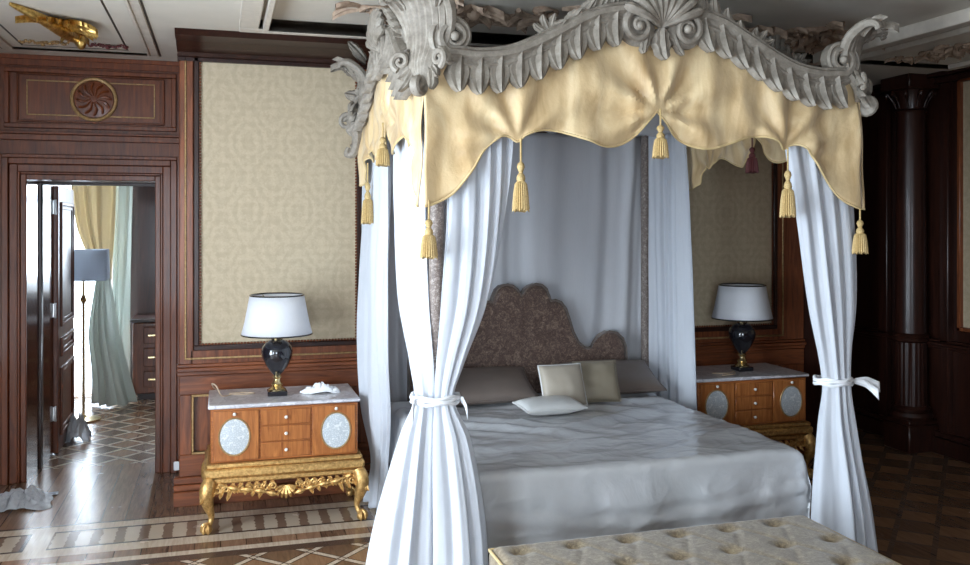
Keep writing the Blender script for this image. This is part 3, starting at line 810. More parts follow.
vr = valance((VX1, (VY0+VY1)/2-.015, 0), (0, 1, 0), (1, 0, 0), VY1-VY0+.03, .6, flip=2, rear=True)
y_ = VY0-.045
for x, z, L in ((VX0+.395, 2.02, .29), (BX, 2.165, .20), (VX1-.395, 2.01, .30)): tassel(x, y_, z, L, vf)
tassel(VX0+.005, y_, 1.76, .22, vf); tassel(VX1-.005, y_, 1.76, .22, vf)
hs = (VY1-VY0)/2.07
tassel(VX0-.025, VY0+1.675*hs, 2.00, .32, vl); tassel(VX0-.03, (VY0+VY1)/2, 2.165, .20, vl)
tassel(VX1-.02, (VY0+VY1)/2, 2.165, .20, vr, True)

# ------------------------------------------------------------------ curtains
def curtain(keys, folds, label, group, amp=.02, n_=150, nz=70, seed=1, mat='voile', name='bed_curtain'):
    """keys: (z, [(x,y)...same count], fold amplitude, squeeze)"""
    rows = []; zs = [k[0] for k in keys]; z1, z0 = zs[0], zs[-1]
    m = MB()
    np_ = len(keys[0][1])
    for i in range(nz+1):
        z = lerp(z1, z0, i/nz)
        ks = [(-k[0], k) for k in keys]
        poly = []
        for q in range(np_):
            px = interp([(-k[0], k[1][q][0]) for k in keys], -z); py = interp([(-k[0], k[1][q][1]) for k in keys], -z)
            poly.append((px, py, 0))
        am = max(.001, interp([(-k[0], k[2]) for k in keys], -z))
        sp = spline(poly, max(2, n_//(np_-1)))
        row = []; cnt = len(sp)
        for j, p in enumerate(sp):
            s = j/(cnt-1)
            t = (sp[min(j+1, cnt-1)]-sp[max(j-1, 0)]); t = t.normalized() if t.length > 1e-9 else Vector((1, 0, 0))
            nn = Vector((-t.y, t.x, 0))
            ph = 2*PI*folds*.62*(s+.05*math.sin(7*s+seed))+2.2*noise.noise(Vector((s*2.5, z*.7, seed)))
            f = math.sin(ph)*.75+.18*math.sin(ph*2.3+seed+z*.6)+.7*noise.noise(Vector((s*folds*.7, z*.9, seed*3.1)))+.25*noise.noise(Vector((s*folds*1.3, z*3, seed*5.1)))
            q = p+nn*(am*f)
            row.append((q.x, q.y, z+(.006*math.sin(ph) if i == nz else 0)))
        rows.append(row)
    m.grid(rows); o = m.build('drape' , mat, None, solid=.0025, angle=180)
    o.name = name; 
    return o
def tied(o_parts, loc, label, tie=None, tail=None, group='white bed curtains'):
    r = thing('bed_curtain', loc, label, 'curtain', group)
    for o in o_parts:
        o.name = 'curtain_panel'; o.parent = r; o.location = (-Vector(loc))
    if tie:
        cx, cy, z, rx, ry = tie; m = MB()
        for dz in (-.008, .004, .014):
            m.tube([(cx+rx*math.cos(a*PI/16), cy+ry*math.sin(a*PI/16), z+dz+.004*math.sin(a*.9+dz*200)) for a in range(33)], .0065, 6)
        if tail:
            for k, (dx, dy, dz) in enumerate(tail):
                a = Vector((cx, cy, z))+Vector((tail[0][0], tail[0][1], 0)).normalized()*max(rx, ry)*.9 if False else None
                s0 = Vector((cx+(rx if dx > 0 else -rx)*.95, cy-ry*.5, z))
                e = s0+Vector((dx, dy, dz)); mid = (s0+e)/2+Vector((0, 0, .018))
                pts = spline([s0, mid, e], 6); rows = []
                for i, p in enumerate(pts):
                    w_ = .010+.016*i/(len(pts)-1); rows.append([p+Vector((0, 0, w_))+Vector((0, .004*math.sin(i), 0)), p-Vector((0, 0, w_))+Vector((.004, 0, 0))])
                m.grid(rows)
        m.build('tie', 'ribbon', r, solid=.003)
    return r
WZ = .955
# front left: half along the foot, half along the side
fx, fy = PX[0]-.0, PY[0]
a = curtain([(2.27, [(.885, 3.625), (.96, 3.61), (1.04, 3.61), (1.12, 3.615), (1.205, 3.62)], .018),
             (1.75, [(.895, 3.60), (.95, 3.575), (1.02, 3.57), (1.09, 3.585), (1.155, 3.61)], .018),
             (1.35, [(.865, 3.585), (.91, 3.55), (.97, 3.54), (1.03, 3.56), (1.075, 3.60)], .015),
             (1.08, [(.84, 3.575), (.86, 3.545), (.90, 3.535), (.935, 3.55), (.96, 3.60)], .010),
             (WZ, [(.835, 3.575), (.85, 3.55), (.88, 3.545), (.905, 3.56), (.925, 3.60)], .007),
             (.80, [(.82, 3.56), (.85, 3.52), (.91, 3.51), (.96, 3.54), (.985, 3.60)], .014),
             (.45, [(.80, 3.53), (.86, 3.47), (.94, 3.46), (1.01, 3.51), (1.04, 3.60)], .022),
             (.012, [(.79, 3.50), (.86, 3.44), (.95, 3.43), (1.02, 3.48), (1.06, 3.58)], .024)], 7, '', '', seed=1)
b = curtain([(2.27, [(.845, 3.68), (.835, 3.85), (.835, 4.02), (.84, 4.20), (.845, 4.42)], .018),
             (1.75, [(.835, 3.66), (.815, 3.82), (.81, 3.98), (.815, 4.14), (.825, 4.32)], .018),
             (1.35, [(.835, 3.63), (.80, 3.74), (.785, 3.88), (.79, 4.00), (.80, 4.12)], .015),
             (1.08, [(.84, 3.59), (.80, 3.62), (.775, 3.68), (.775, 3.74), (.79, 3.79)], .010),
             (WZ, [(.84, 3.575), (.80, 3.575), (.775, 3.60), (.77, 3.64), (.785, 3.68)], .007),
             (.80, [(.83, 3.55), (.78, 3.54), (.735, 3.57), (.72, 3.64), (.74, 3.72)], .014),
             (.45, [(.82, 3.51), (.74, 3.49), (.67, 3.52), (.635, 3.62), (.65, 3.75)], .022),
             (.012, [(.80, 3.48), (.70, 3.45), (.61, 3.48), (.565, 3.62), (.58, 3.78)], .026)], 7, '', '', seed=2)
tied([a, b], (.85, 3.62, 0), 'white voile bed curtain gathered and tied at the near left bedpost', (.85, 3.615, WZ, .098, .088), [(-.02, -.03, -.05), (.02, -.04, -.05)])
# front right
a = curtain([(2.27, [(2.86, 3.625), (2.78, 3.61), (2.68, 3.61), (2.59, 3.615), (2.50, 3.62)], .018),
             (1.75, [(2.915, 3.63), (2.84, 3.59), (2.74, 3.575), (2.66, 3.585), (2.59, 3.61)], .018),
             (1.30, [(2.92, 3.62), (2.86, 3.57), (2.78, 3.555), (2.71, 3.57), (2.655, 3.605)], .014),
             (.93, [(2.88, 3.625), (2.86, 3.575), (2.81, 3.56), (2.765, 3.575), (2.735, 3.61)], .007),
             (.75, [(2.90, 3.62), (2.87, 3.56), (2.81, 3.54), (2.75, 3.56), (2.71, 3.61)], .012),
             (.40, [(2.97, 3.62), (2.92, 3.54), (2.84, 3.51), (2.74, 3.53), (2.67, 3.60)], .020),
             (.012, [(3.04, 3.64), (2.98, 3.53), (2.86, 3.49), (2.73, 3.50), (2.64, 3.58)], .024)], 8, '', '', seed=4)
b = curtain([(2.27, [(2.85, 3.66), (2.87, 3.72), (2.87, 3.80)], .014), (1.3, [(2.885, 3.63), (2.885, 3.69), (2.87, 3.75)], .012), (.93, [(2.88, 3.625), (2.88, 3.67), (2.85, 3.70)], .006), (.4, [(2.97, 3.63), (2.97, 3.71), (2.92, 3.78)], .016), (.012, [(3.04, 3.65), (3.03, 3.76), (2.97, 3.84)], .02)], 4, '', '', seed=5)
for o_ in (a, b):
    for v_ in o_.data.vertices: v_.co.x -= .022
tied([a, b], (2.81, 3.62, 0), 'white voile bed curtain tied with a ribbon bow at the near right bedpost', (2.79, 3.63, .93, .088, .075), [(.13, -.02, -.03), (.10, -.05, -.06)])
# back left
a = curtain([(2.27, [(.835, 5.42), (.83, 5.2), (.83, 4.95), (.83, 4.75), (.84, 4.53)], .02),
             (1.2, [(.80, 5.43), (.79, 5.2), (.80, 4.95), (.81, 4.75), (.83, 4.56)], .022),
             (.60, [(.83, 5.42), (.815, 5.27), (.83, 5.12), (.87, 4.98), (.90, 4.90)], .018),
             (.25, [(.90, 5.44), (.88, 5.38), (.88, 5.30), (.90, 5.22), (.93, 5.16)], .01),
             (.012, [(.85, 5.46), (.84, 5.38), (.85, 5.28), (.87, 5.18), (.90, 5.08)], .016)], 6, '', '', seed=7)
tied([a], (.84, 5.2, 0), 'long white voile curtain hanging on the left side of the bed beside the left chest')
# back right
a = curtain([(2.27, [(2.70, 5.38), (2.74, 5.34), (2.79, 5.27), (2.82, 5.19), (2.835, 5.12)], .016),
             (1.2, [(2.70, 5.37), (2.74, 5.31), (2.785, 5.22), (2.82, 5.12), (2.845, 5.02)], .018),
             (.012, [(2.71, 5.36), (2.75, 5.28), (2.79, 5.18), (2.82, 5.07), (2.84, 4.97)], .02)], 6, '', '', seed=9)
tied([a], (2.79, 5.25, 0), 'straight white voile curtain at the far right bedpost beside the right chest')
# head curtain
a = curtain([(2.27, [(.92, 5.53), (1.3, 5.53), (1.835, 5.53), (2.35, 5.53), (2.80, 5.53)], .022),
             (1.2, [(.92, 5.53), (1.3, 5.53), (1.835, 5.53), (2.35, 5.53), (2.80, 5.53)], .020),
             (.012, [(.92, 5.53), (1.3, 5.53), (1.835, 5.53), (2.35, 5.53), (2.80, 5.53)], .022)], 15, '', '', seed=11, n_=400, mat='voile_back')
tied([a], (BX, 5.53, 0), 'wide pale voile curtain hanging behind the headboard')

# ------------------------------------------------------------------ mattress and cover
tag(MB().box(1.00, 2.62, 3.70, 5.39, .301, .555, .04).build('mattress', 'ivory_satin', sub=0), 'thick mattress lying on the bed under the silver satin cover', 'mattress')
m = MB(); rows = []
X0, X1, Y0, Y1, ZT = .965, 2.655, 3.665, 5.385, .60
nx, ny = 220, 220; drop = .30
def edge(t, a, b, dr):                                      # t is arc-length coordinate; returns (pos, fall)
    r_ = .045
    def one(e):                                             # e>0 beyond the edge minus r
        if e <= 0: return 0, 0
        ang = e/r_
        if ang < PI/2: return r_*math.sin(ang), r_*(1-math.cos(ang))
        return r_, r_+(e-r_*PI/2)
    if t < a+r_: p, f = one(a+r_-t); return a+r_-p, f
    if t > b-r_: p, f = one(t-(b-r_)); return b-r_+p, f
    return t, 0
for j in range(ny+1):
    row = []
    t = lerp(Y0-drop, Y1, j/ny)
    for i in range(nx+1):
        s = lerp(X0-drop, X1+drop, i/nx)
        x, fx_ = edge(s, X0, X1, drop); y, fy_ = edge(t, Y0, Y1+1, drop)
        f = max(fx_, fy_); sm = f
        top = 1-min(1, f/.05)
        wr = .012*noise.noise(Vector((s*1.6+t*.7, t*2.6, 1)))+.010*(1-abs(noise.noise(Vector((s*2.2+.8*t, t*3.4-s, 5))))*2.2)
        for (cx, cy, an, L_, am, kk) in ((1.45, 5.2, -.15, .8, .020, 30), (1.35, 4.55, -.55, .45, .016, 40), (2.15, 4.6, .55, .55, .018, 24), (2.35, 5.15, .2, .5, .018, 36), (1.8, 5.0, -.25, .7, .012, 34), (1.5, 4.1, .05, .5, .010, 26)):
            dx, dy = s-cx, t-cy; u_ = dx*math.cos(an)+dy*math.sin(an); v_ = -dx*math.sin(an)+dy*math.cos(an)
            wr += am*math.exp(-(u_/L_)**2-(v_*5.5)**2)*math.cos(v_*kk+u_*2)
        rid = lambda a, b, c_: (1-abs(noise.noise(Vector((a, b, c_))))*2)**5
        wr += .004*rid(s*3.2+t*1.5, t*4.2-s*1.2, 31)+.003*rid(s*5-t*3, t*5+s*2, 37)
        z = ZT-f+wr*top
        if f > .03:
            k_ = min(1, (f-.03)/.15)
            if fy_ >= fx_:
                o = .009*math.sin(s*9+2*math.sin(s*3))+.010*noise.noise(Vector((s*4, f*2.5, 9)))+.006*noise.noise(Vector((s*9, f*5, 2)))+.006*math.cos((f-.16-.10*math.sin((s-1.0)*1.9))*60)*math.exp(-((f-.16-.10*math.sin((s-1.0)*1.9))*12)**2)
                o += .006*rid(s*2.2+f*2.5, f*6-s*1.3, 41)+.003*rid(s*5+f*3, f*7+s*2, 47)
                y -= (o+.014)*k_
            if fx_ > .03:
                o = .012*math.sin(t*11)+.012*noise.noise(Vector((t*4, f*5, 19)))
                x += (1 if s > BX else -1)*(o+.014)*k_
            if fx_ > .02 and fy_ > .02:                       # corner pleat
                z = ZT-max(fx_, fy_)-.15*min(fx_, fy_)
        row.append((x, y, z))
    rows.append(row)
m.grid(rows)
cv = m.build('bed_cover', 'satin', solid=.004, angle=180)
tag(cv, 'wrinkled silver-grey satin cover spread over the bed and hanging at its foot', 'bedspread')

# pillows
def pillow(name, c, w, h, t, rz, rx, mat, label, cat, group=None, seed=0, piping=None, pin=.1):
    n_ = 26; top = []; bot = []
    rows = []
    for sgn in (1, -1):
        g = []
        for j in range(n_+1):
            row = []
            for i in range(n_+1):
                u, v = i/n_*2-1, j/n_*2-1
                k = (max(0, 1-abs(u)**2.4)*max(0, 1-abs(v)**2.4))**.42
                x = u*w/2*(1-pin*(1-abs(v))**1*.0-pin*.5*(1-v*v)*abs(u)**3); y = v*h/2*(1-pin*.5*(1-u*u)*abs(v)**3)
                z = sgn*t/2*k*(1+.12*noise.noise(Vector((u*1.5, v*1.5, seed))))+.003*noise.noise(Vector((u*3, v*3, seed+3)))*k
                row.append((x, y, z))
            g.append(row)
        rows.append(g)
    m = MB(); m.grid(rows[0]); m.grid([list(q) for q in rows[1]])
    mt = Matrix.Translation(c) @ Matrix.Rotation(rz, 4, 'Z') @ Matrix.Rotation(rx, 4, 'X')
    m.v = [tuple(mt @ Vector(p)) for p in m.v]
    e = thing(name, c, label, cat, group)
    m.build('cushion_body', mat, e, angle=70)
    p = MB(); ed = [rows[0][0][i] for i in range(n_)]+[rows[0][j][n_] for j in range(n_)]+[rows[0][n_][i] for i in range(n_, 0, -1)]+[rows[0][j][0] for j in range(n_, 0, -1)]+[rows[0][0][0]]
    p.tube([tuple(mt @ Vector(q)) for q in ed], .005, 6); p.build('piping', piping or mat, e)
    return e
pillow('bed_pillow', (1.50, 5.20, .705), .66, .34, .12, .02, math.radians(24), 'taupe', 'long taupe-brown pillow leaning on the headboard, left of the square cushions', 'pillow', None, 1)
pillow('bed_pillow', (2.35, 5.20, .715), .62, .34, .12, -.02, math.radians(24), 'taupe', 'long taupe-brown pillow right of the square cushions, by the far right curtain', 'pillow', None, 2)
pillow('square_cushion', (1.925, 4.93, .730), .27, .25, .10, .04, math.radians(66), 'beige', 'light beige square cushion with pale piping, in front of the headboard', 'cushion', None, 3, 'ivory_satin', .05)
pillow('square_cushion', (2.17, 5.0, .730), .27, .25, .09, -.10, math.radians(64), 'tan', 'darker tan square cushion, just right of the light beige one', 'cushion', None, 4, None, .05)
pillow('small_pillow', (1.77, 4.73, .662), .36, .21, .085, .10, math.radians(5), 'ivory_satin', 'small ivory satin pillow lying flat before the beige cushion', 'pillow', None, 5)

# ------------------------------------------------------------------ tufted bench
BX0, BX1, BY0, BY1, BH = .985, 2.375, 2.68, 3.29, .45
bn = thing('tufted_bench', ((BX0+BX1)/2, (BY0+BY1)/2, 0), 'long tufted bench in gold-beige brocade at the foot of the bed', 'bench')
m = MB(); rows = []; nx, ny = 150, 72
tuft = []
cols, rws = 6, 3
for rj in range(rws):
    for ci in range(cols):
        tx = BX0+.09+(ci+(.5 if rj % 2 else 0))*(BX1-BX0-.18)/(cols-.5); ty = BY0+.09+rj*(BY1-BY0-.18)/(rws-1); tuft.append((tx, ty))
def bz(x, y):
    ex = min(x-BX0, BX1-x, y-BY0, BY1-y); z = BH-.035*(1-min(1, max(0, ex)/.035))**2.2
    dd = min((math.hypot(x-a, y-b) for a, b in tuft)); z -= .026*math.exp(-(dd/.030)**2)
    k1 = abs(((x-BX0)/(BX1-BX0-.18)*(cols-.5)*1 + (y-BY0-.09)/((BY1-BY0-.18)/(rws-1))*.5-.6) % 1-.5); k2 = abs(((x-BX0)/(BX1-BX0-.18)*(cols-.5) - (y-BY0-.09)/((BY1-BY0-.18)/(rws-1))*.5-.6) % 1-.5)
    z -= .004*(math.exp(-((.5-k1)/.06)**2)+math.exp(-((.5-k2)/.06)**2))*min(1, max(0, ex)/.06)
    return z
for j in range(ny+1):
    rows.append([(lerp(BX0, BX1, i/nx), lerp(BY0, BY1, j/ny), bz(lerp(BX0, BX1, i/nx), lerp(BY0, BY1, j/ny))) for i in range(nx+1)])
m.grid(rows)
rim = rows[0][:-1]+[r[-1] for r in rows[:-1]]+rows[-1][:0:-1]+[r[0] for r in rows[:0:-1]]
m.grid([rim, [(x, y, .20) for x, y, z in rim]], True)
m.build('cushioned_seat', 'bench', bn, angle=60)
m = MB()
for a, b in tuft: m.ball((a, b, bz(a, b)+.003), .009, 8, (1, 1, .6))
m.build('buttons', 'bench', bn, kind='stuff')
m = MB(); m.tube([(x, y, .43) for x, y, z in rim+[rim[0]]], .006, 6); m.build('piping', 'silk_trim', bn)
MB().box(BX0+.015, BX1-.015, BY0+.015, BY1-.015, .15, .20, .006).build('bench_frame', 'wood_dk', bn)
for x in (BX0+.07, BX1-.07):
    for y in (BY0+.07, BY1-.07):
        MB().lathe([(.018, 0), (.022, .02), (.018, .04), (.032, .09), (.036, .13), (.03, .15)], x, y, 16).build('leg', 'wood_dk', bn)

# ------------------------------------------------------------------ bedside chests
def chest(x0, label):
    x1 = x0+.81; yf, yb = 5.10, 5.58; c = thing('bedside_chest', ((x0+x1)/2, (yf+yb)/2, 0), label, 'bedside chest', None)
    st = MB()
    st.box(x0-.03, x1+.03, yf-.03, yb+.01, .295, .345, .012); st.box(x0-.018, x1+.018, yf-.018, yb, .345, .372, .008); st.box(x0-.01, x1+.01, yf-.01, yb-.01, .262, .295, .008)
    st.build('gilt_stand', 'gold', c)
    ap = MB()                                               # carved apron: swags of scrolls and a central shell
    n_ = 7
    for s in (-1, 1):
        cx = (x0+x1)/2
        pts = spline([(cx+s*.36, yf-.005, .262), (cx+s*.28, yf-.015, .235), (cx+s*.19, yf-.018, .222), (cx+s*.11, yf-.02, .205), (cx+s*.04, yf-.022, .185)], 6)
        ap.tube(pts, [.012+.006*math.sin(i*1.3) for i in range(len(pts))], 8)
        for q in range(8):
            u = .07+q*.042; z = .245-.0*q
            ap.tube([(cx+s*(u+a), yf-.014, z+b) for a, b in spiral(0, -.012, .022, .004, PI*.3*q, 1.3*(-1)**q, 12)], .0065, 6)
            leaf(ap, (cx+s*u, yf-.01, .262), Vector((s*.4, -.1, -1)), (1, 0, 0), (0, -1, 0), .055+.012*((q*3) % 4), .035, .3, 3, .005)
    for q in range(-3, 4):
        a = math.radians(-90+q*24); ap.tube([(cx+.012*math.cos(a), yf-.025, .235), (cx+.05*math.cos(a), yf-.034, .235+.045*math.sin(a)), (cx+.06*math.cos(a), yf-.026, .235+.07*math.sin(a))], [.006, .012, .006], 6)
    for s in range(10):
        yy = yf+.08+s*.04
        for xx, sg in ((x0-.012, -1), (x1+.012, 1)): leaf(ap, (xx, yy, .262), (0, .2, -1), (0, 1, 0), (sg, 0, 0), .055+.01*(s % 3), .04, .25, 3, .005)
    ap.build('carved_apron', 'gold', c)
    for lx, sx in ((x0+.005, -1), (x1-.005, 1)):
        for ly, sy in ((yf+.005, -1), (yb-.045, 1)):
            lg = MB(); k = .707
            def q(o, z): return (lx+sx*o*k, ly+sy*o*k, z)
            pts = spline([q(.0, .285), q(.022, .25), q(.030, .20), q(.012, .14), q(-.006, .09), q(.004, .055), q(.02, .04)], 5)
            rd = [interp([(0, .034), (.2, .040), (.4, .034), (.65, .018), (.85, .015), (1, .022)], i/(len(pts)-1)) for i in range(len(pts))]
            lg.tube(pts, rd, 12)
            leaf(lg, q(.035, .275), Vector((sx*.25, sy*.25, -1)), (sx, -sy, 0), (sx, sy, 0), .11, .055, .0, 4, .006)
            lg.ball(q(.022, .024), .0245, 12)
            for t_ in (-.9, 0, .9):
                a = math.atan2(sy, sx)+t_; cx_, cy_, cz_ = q(.022, .024)
                lg.tube(spline([(cx_+.004*math.cos(a), cy_+.004*math.sin(a), .056), (cx_+.025*math.cos(a), cy_+.025*math.sin(a), .045), (cx_+.031*math.cos(a), cy_+.031*math.sin(a), .020), (cx_+.026*math.cos(a), cy_+.026*math.sin(a), .006)], 4), [.009]*9+[.008, .007, .006, .004], 7)
            lg.build('leg', 'gold', c)
    MB().box(x0+.005, x1-.005, yf+.004, yb, .373, .668, .006).build('chest_body', 'marq2', c)
    MB().box(x0-.008, x1+.008, yf-.012, yb+.006, .669, .690, .006).build('marble_top', 'marble', c)
    cx = (x0+x1)/2
    for s in (-1, 1):
        dr = MB(); a, b = sorted((cx+s*.145, cx+s*.385)); dr.box(a, b, yf-.006, yf+.004, .385, .655, .003)
        d = dr.build('door', 'marq', c)
        ox, oz = cx+s*.275, .515
        ov = MB(); ov.grid([[(ox+rr*.078*math.cos(t*PI/20), yf-.006-dp, oz+rr*.098*math.sin(t*PI/20)) for t in range(40)] for rr, dp in ((1, 0), (.98, .004), (.5, .006), (.01, .007))], True); ov.build('oval_inlay', 'pearl', d)
        MB().tube([(ox+.081*math.cos(t*PI/20), yf-.008, oz+.101*math.sin(t*PI/20)) for t in range(41)], .005, 6).build('oval_rim', 'gold_line', d)
        kb = MB(); kb.tube([(ox, yf-.004, .640), (ox, yf-.016, .640)], .004, 8); kb.ball((ox, yf-.02, .640), .0095, 12); kb.build('knob', 'white_knob', d)
    for q in range(3):
        z0 = .388+q*.09; dr = MB().box(cx-.135, cx+.135, yf-.006, yf+.004, z0, z0+.082, .003).build('drawer', 'marq', c)
        kb = MB(); kb.tube([(cx, yf-.004, z0+.041), (cx, yf-.016, z0+.041)], .004, 8); kb.ball((cx, yf-.02, z0+.041), .0095, 12); kb.build('knob', 'white_knob', dr)
    return c
c1 = chest(-.055, 'marquetry chest on a gilt carved stand with claw feet, left of the bed')
c2 = dup(c1, (c1.location.x+2.965, c1.location.y, 0), 'marquetry chest with oval inlays in the shade, right of the bed')

# ------------------------------------------------------------------ lamps
def lamp(x, y, z, label, tilt=0):
    r = thing('table_lamp', (x, y, z), label, 'table lamp')
    def L(prof): return MB().lathe([(a, z+b) for a, b in prof], x, y, 36)
    MB().box(x-.055, x+.055, y-.055, y+.055, z+.001, z+.028, .004).build('base', 'black', r)
    L([(.048, .028), (.050, .036), (.036, .044), (.026, .055), (.034, .066), (.022, .080), (.018, .095), (.028, .105), (.020, .115)]).build('brass_foot', 'brass', r)
    L([(.018, .115), (.032, .13), (.062, .17), (.084, .215), (.090, .25), (.082, .28), (.060, .305), (.036, .318), (.028, .322)]).build('urn_body', 'black', r)
    L([(.030, .320), (.034, .328), (.022, .336), (.014, .345), (.010, .36), (.012, .39), (.012, .44)]).build('brass_neck', 'brass', r)
    sh = MB(); rows = []
    prof = [(.200, .350), (.182, .42), (.166, .50), (.152, .578)]
    sh.lathe([(a, z+b) for a, b in prof], x, y, 48, False)
    s = sh.build('lamp_shade', 'shade', r, solid=.003, angle=180)
    t = MB()
    for rr, zz in ((.2015, .353), (.153, .576)): t.tube([(x+rr*math.cos(a*PI/24), y+rr*math.sin(a*PI/24), z+zz) for a in range(49)], .0045, 6)
    t.build('trim_band', 'black', s)
    t = MB()
    for k in range(3):
        a = k*2*PI/3; t.tube([(x, y, z+.44), (x+.15*math.cos(a), y+.15*math.sin(a), z+.57)], .002, 5)
    t.build('shade_spider', 'brass', s)
    if tilt: s.rotation_euler = (0, 0, 0)
    return r
l1 = lamp(.315, 5.32, .690, 'bright white-shaded black urn lamp on the left bedside chest')
l2 = dup(l1, (3.375, 5.33, .690), 'black urn table lamp on the right bedside chest, in shadow')

# crumpled wrappers and cables on the left chest
def crumple(name, cx, cy, z, rx, ry, h, seed, mat, label, cat, nn=30, sharp=6):
    m = MB(); rows = []
    for j in range(nn+1):
        row = []
        for i in range(nn+1):
            u, v = i/nn*2-1, j/nn*2-1; rr = min(1, math.hypot(u, v)/1.15)
            a = 1-rr**2
            hgt = h*max(0, a)*(.35+.9*abs(noise.noise(Vector((u*sharp*.4, v*sharp*.4, seed))))+.4*abs(noise.noise(Vector((u*sharp, v*sharp, seed+5)))))
            wob = 1+.25*noise.noise(Vector((u*2, v*2, seed+9)))
            row.append((cx+u*rx*wob, cy+v*ry*wob, z+.002+hgt))
        rows.append(row)
    m.grid(rows); o = m.build(name, mat, solid=.0015, angle=25)
    return tag(o, label, cat)
crumple('crumpled_wrapper', .565, 5.34, .690, .11, .06, .06, 3, 'ribbon', 'crumpled white wrapper on the marble top, right of the left lamp', 'wrapper')
m = MB(); m.tube(spline([(.0, 5.50, .697), (-.03, 5.46, .72), (-.045, 5.36, .765), (-.02, 5.30, .76), (.01, 5.32, .70), (.07, 5.38, .696), (.14, 5.36, .696), (.19, 5.39, .696), (.13, 5.42, .696), (.05, 5.40, .697)], 6), .004, 6)
tag(m.build('lamp_cable', 'cable'), 'thin pale cable looping over the left end of the left chest', 'cable')
m = MB(); m.tube(spline([(3.10, 5.25, .697), (3.20, 5.22, .697), (3.28, 5.28, .697), (3.22, 5.18, .697), (3.12, 5.16, .697)], 6), .004, 6)
tag(m.build('lamp_cable', 'cable'), 'thin cable lying beside the right lamp on the shaded chest', 'cable')
crumple('plastic_sheet', -1.14, 5.98, 0, .17, .18, .10, 8, 'poly', 'crumpled clear plastic sheet on the floor left of the doorway', 'plastic sheet')
MB_ = MB().box(-.30, -.26, YD-.075, YD-.06, .02, .08, .006); tag(MB_.build('door_wedge', 'ribbon'), 'small white scrap at the foot of the right door casing', 'paper scrap')

# ------------------------------------------------------------------ things in the far room
def simple_curtain(keys, folds, seed, mat, name, label, group=None):
    o = curtain(keys, folds, '', '', seed=seed, mat=mat, name=name); o.name = name; tag(o, label, 'curtain', group); return o
simple_curtain([(2.62, [(-1.72, 9.52), (-1.5, 9.52), (-1.3, 9.52), (-1.10, 9.52)], .02), (.015, [(-1.72, 9.50), (-1.5, 9.48), (-1.25, 9.50), (-.98, 9.5)], .03)], 9, 21, 'sheer_window', 'window_curtain', 'bright sheer curtain over the window seen through the doorway')
simple_curtain([(2.72, [(-1.40, 9.30), (-1.26, 9.28), (-1.10, 9.28), (-.95, 9.30)], .03), (1.7, [(-1.32, 9.30), (-1.22, 9.27), (-1.10, 9.27), (-.97, 9.30)], .03), (1.25, [(-1.16, 9.30), (-1.12, 9.26), (-1.07, 9.26), (-1.00, 9.30)], .015), (1.15, [(-1.13, 9.30), (-1.10, 9.26), (-1.06, 9.26), (-1.00, 9.30)], .012)], 6, 22, 'drape', 'window_drape', 'beige-gold drape pulled aside at the far window')
simple_curtain([(1.16, [(-1.12, 9.20), (-1.09, 9.17), (-1.05, 9.17), (-1.0, 9.21)], .012), (.7, [(-1.16, 9.18), (-1.10, 9.08), (-1.01, 9.06), (-.92, 9.14)], .03), (.25, [(-1.13, 9.12), (-1.04, 8.98), (-.93, 8.94), (-.82, 9.06)], .035), (.015, [(-1.12, 9.05), (-1.02, 8.90), (-.88, 8.86), (-.76, 9.02)], .045)], 6, 23, 'drape2', 'window_drape', 'shiny silver lower drape spilling onto the floor by the far window')
simple_curtain([(2.72, [(-.98, 9.42), (-.92, 9.40), (-.86, 9.40), (-.80, 9.42)], .02), (.9, [(-1.0, 9.42), (-.95, 9.40), (-.90, 9.40), (-.84, 9.42)], .015), (.015, [(-1.0, 9.42), (-.95, 9.40), (-.90, 9.40), (-.84, 9.42)], .015)], 4, 24, 'drape2', 'window_drape', 'narrow grey-green drape hanging straight beside the far dark cabinet')
cb = thing('far_cabinet', (-.42, 9.4, 0), 'dark low cabinet with pale drawer edges beyond the doorway', 'cabinet')
MB().box(-.80, .1, 9.15, 9.66, .06, .74, .01).build('cabinet_body', 'wood_v', cb); MB().box(-.82, .12, 9.12, 9.67, .74, .775, .008).build('cabinet_top', 'wood_dk', cb)
MB().box(-.76, .06, 9.18, 9.62, 0, .06, .004).build('plinth', 'wood_dk', cb)
for z0, z1 in ((.12, .28), (.32, .50), (.54, .70)):
    d = MB().box(-.70, .0, 9.125, 9.15, z0, z1, .008).build('drawer', 'wood_v', cb); MB().box(-.66, -.04, 9.105, 9.125, (z0+z1)/2-.012, (z0+z1)/2+.012, .005).build('handle', 'brass', d)
fp = thing('floor_lamp', (-1.12, 8.35, 0), 'floor lamp with a square grey shade in front of the far window', 'floor lamp')
MB().lathe([(.14, 0), (.14, .015), (.03, .03), (.012, .05)], -1.12, 8.35, 24).build('base', 'brass', fp)
MB().lathe([(.012, .05), (.012, 1.0), (.03, 1.03), (.012, 1.07), (.012, 1.25)], -1.12, 8.35, 12).build('pole', 'brass', fp)
m = MB(); m.grid([[(-1.12+a*k, 8.35+b*k, z) for a, b in ((-.19, -.19), (.19, -.19), (.19, .19), (-.19, .19))] for z, k in ((1.20, 1), (1.46, .96))], True); m.build('lamp_shade', 'grey_shade', fp, solid=.004)
crumple('plastic_bundle', -1.06, 7.62, 0, .085, .10, .30, 14, 'poly', 'grey-blue plastic-wrapped bundle on the floor by the open door leaf', 'plastic bundle')

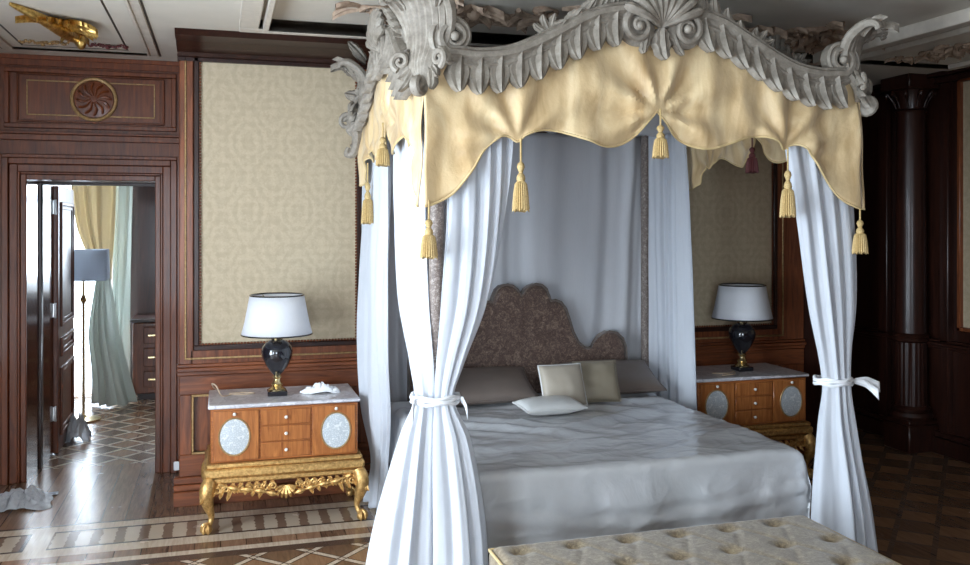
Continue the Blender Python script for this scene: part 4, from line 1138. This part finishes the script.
# ------------------------------------------------------------------ light
def area(name, loc, rot, sx, sy, e, col):
    L = bpy.data.lights.new(name, 'AREA'); L.shape = 'RECTANGLE'; L.size = sx; L.size_y = sy; L.energy = e; L.color = col
    o = bpy.data.objects.new(name, L); C.objects.link(o); o.location = loc; o.rotation_euler = rot; return o
DAY = (.76, .88, 1.0)
for a, b, z0, z1 in WL: area('window_daylight', (XL-.22, (a+b)/2, 1.4), (0, -PI/2-.12, 0), 2.3, 1.3, 165, DAY)
for a, b, z0, z1 in WB: area('window_daylight', ((a+b)/2, YB-.22, 1.4), (PI/2, 0, 0), 1.3, 2.3, 120, DAY)
area('window_daylight', (-1.385, YF+.3, 1.2), (-PI/2, 0, 0), .73, 2.3, 160, DAY)
area('window_daylight', (-.10, YF+.3, 1.68), (-PI/2, 0, 0), .9, 1.05, 60, DAY)  # behind the added unseen window, brightens the reveal's reflection
wd = bpy.data.worlds.new('sky'); bpy.context.scene.world = wd; wd.use_nodes = True
bg = wd.node_tree.nodes['Background']; bg.inputs[0].default_value = (.75, .87, 1, 1); bg.inputs[1].default_value = 2.0

GROUPS = {'bedside_chest': 'bedside chests', 'table_lamp': 'bedside lamps', 'bed_pillow': 'long bed pillows', 'square_cushion': 'square bed cushions', 'wall_panel': 'damask wall panels', 'ceiling_ornament': 'ceiling reliefs', 'window_drape': 'far window drapes', 'lamp_cable': 'cables on the chests'}
for o in C.objects:
    if not o.parent and o.name.split('.')[0] in GROUPS: o['group'] = GROUPS[o.name.split('.')[0]]

# ------------------------------------------------------------------ camera
cd = bpy.data.cameras.new('camera'); cam = bpy.data.objects.new('camera', cd); C.objects.link(cam)
cam.location = (0, 0, CAMZ); cam.rotation_euler = (PI/2, 0, -PSI)
cd.sensor_fit = 'HORIZONTAL'; cd.sensor_width = 36; cd.lens = 36*F/970; cd.shift_y = -(282.5-HOR)/970; cd.clip_start = .05
sc = bpy.context.scene; sc.camera = cam
sc.view_settings.view_transform = 'Standard'; sc.view_settings.look = 'None'; sc.view_settings.gamma = 1; sc.view_settings.exposure = 0.5
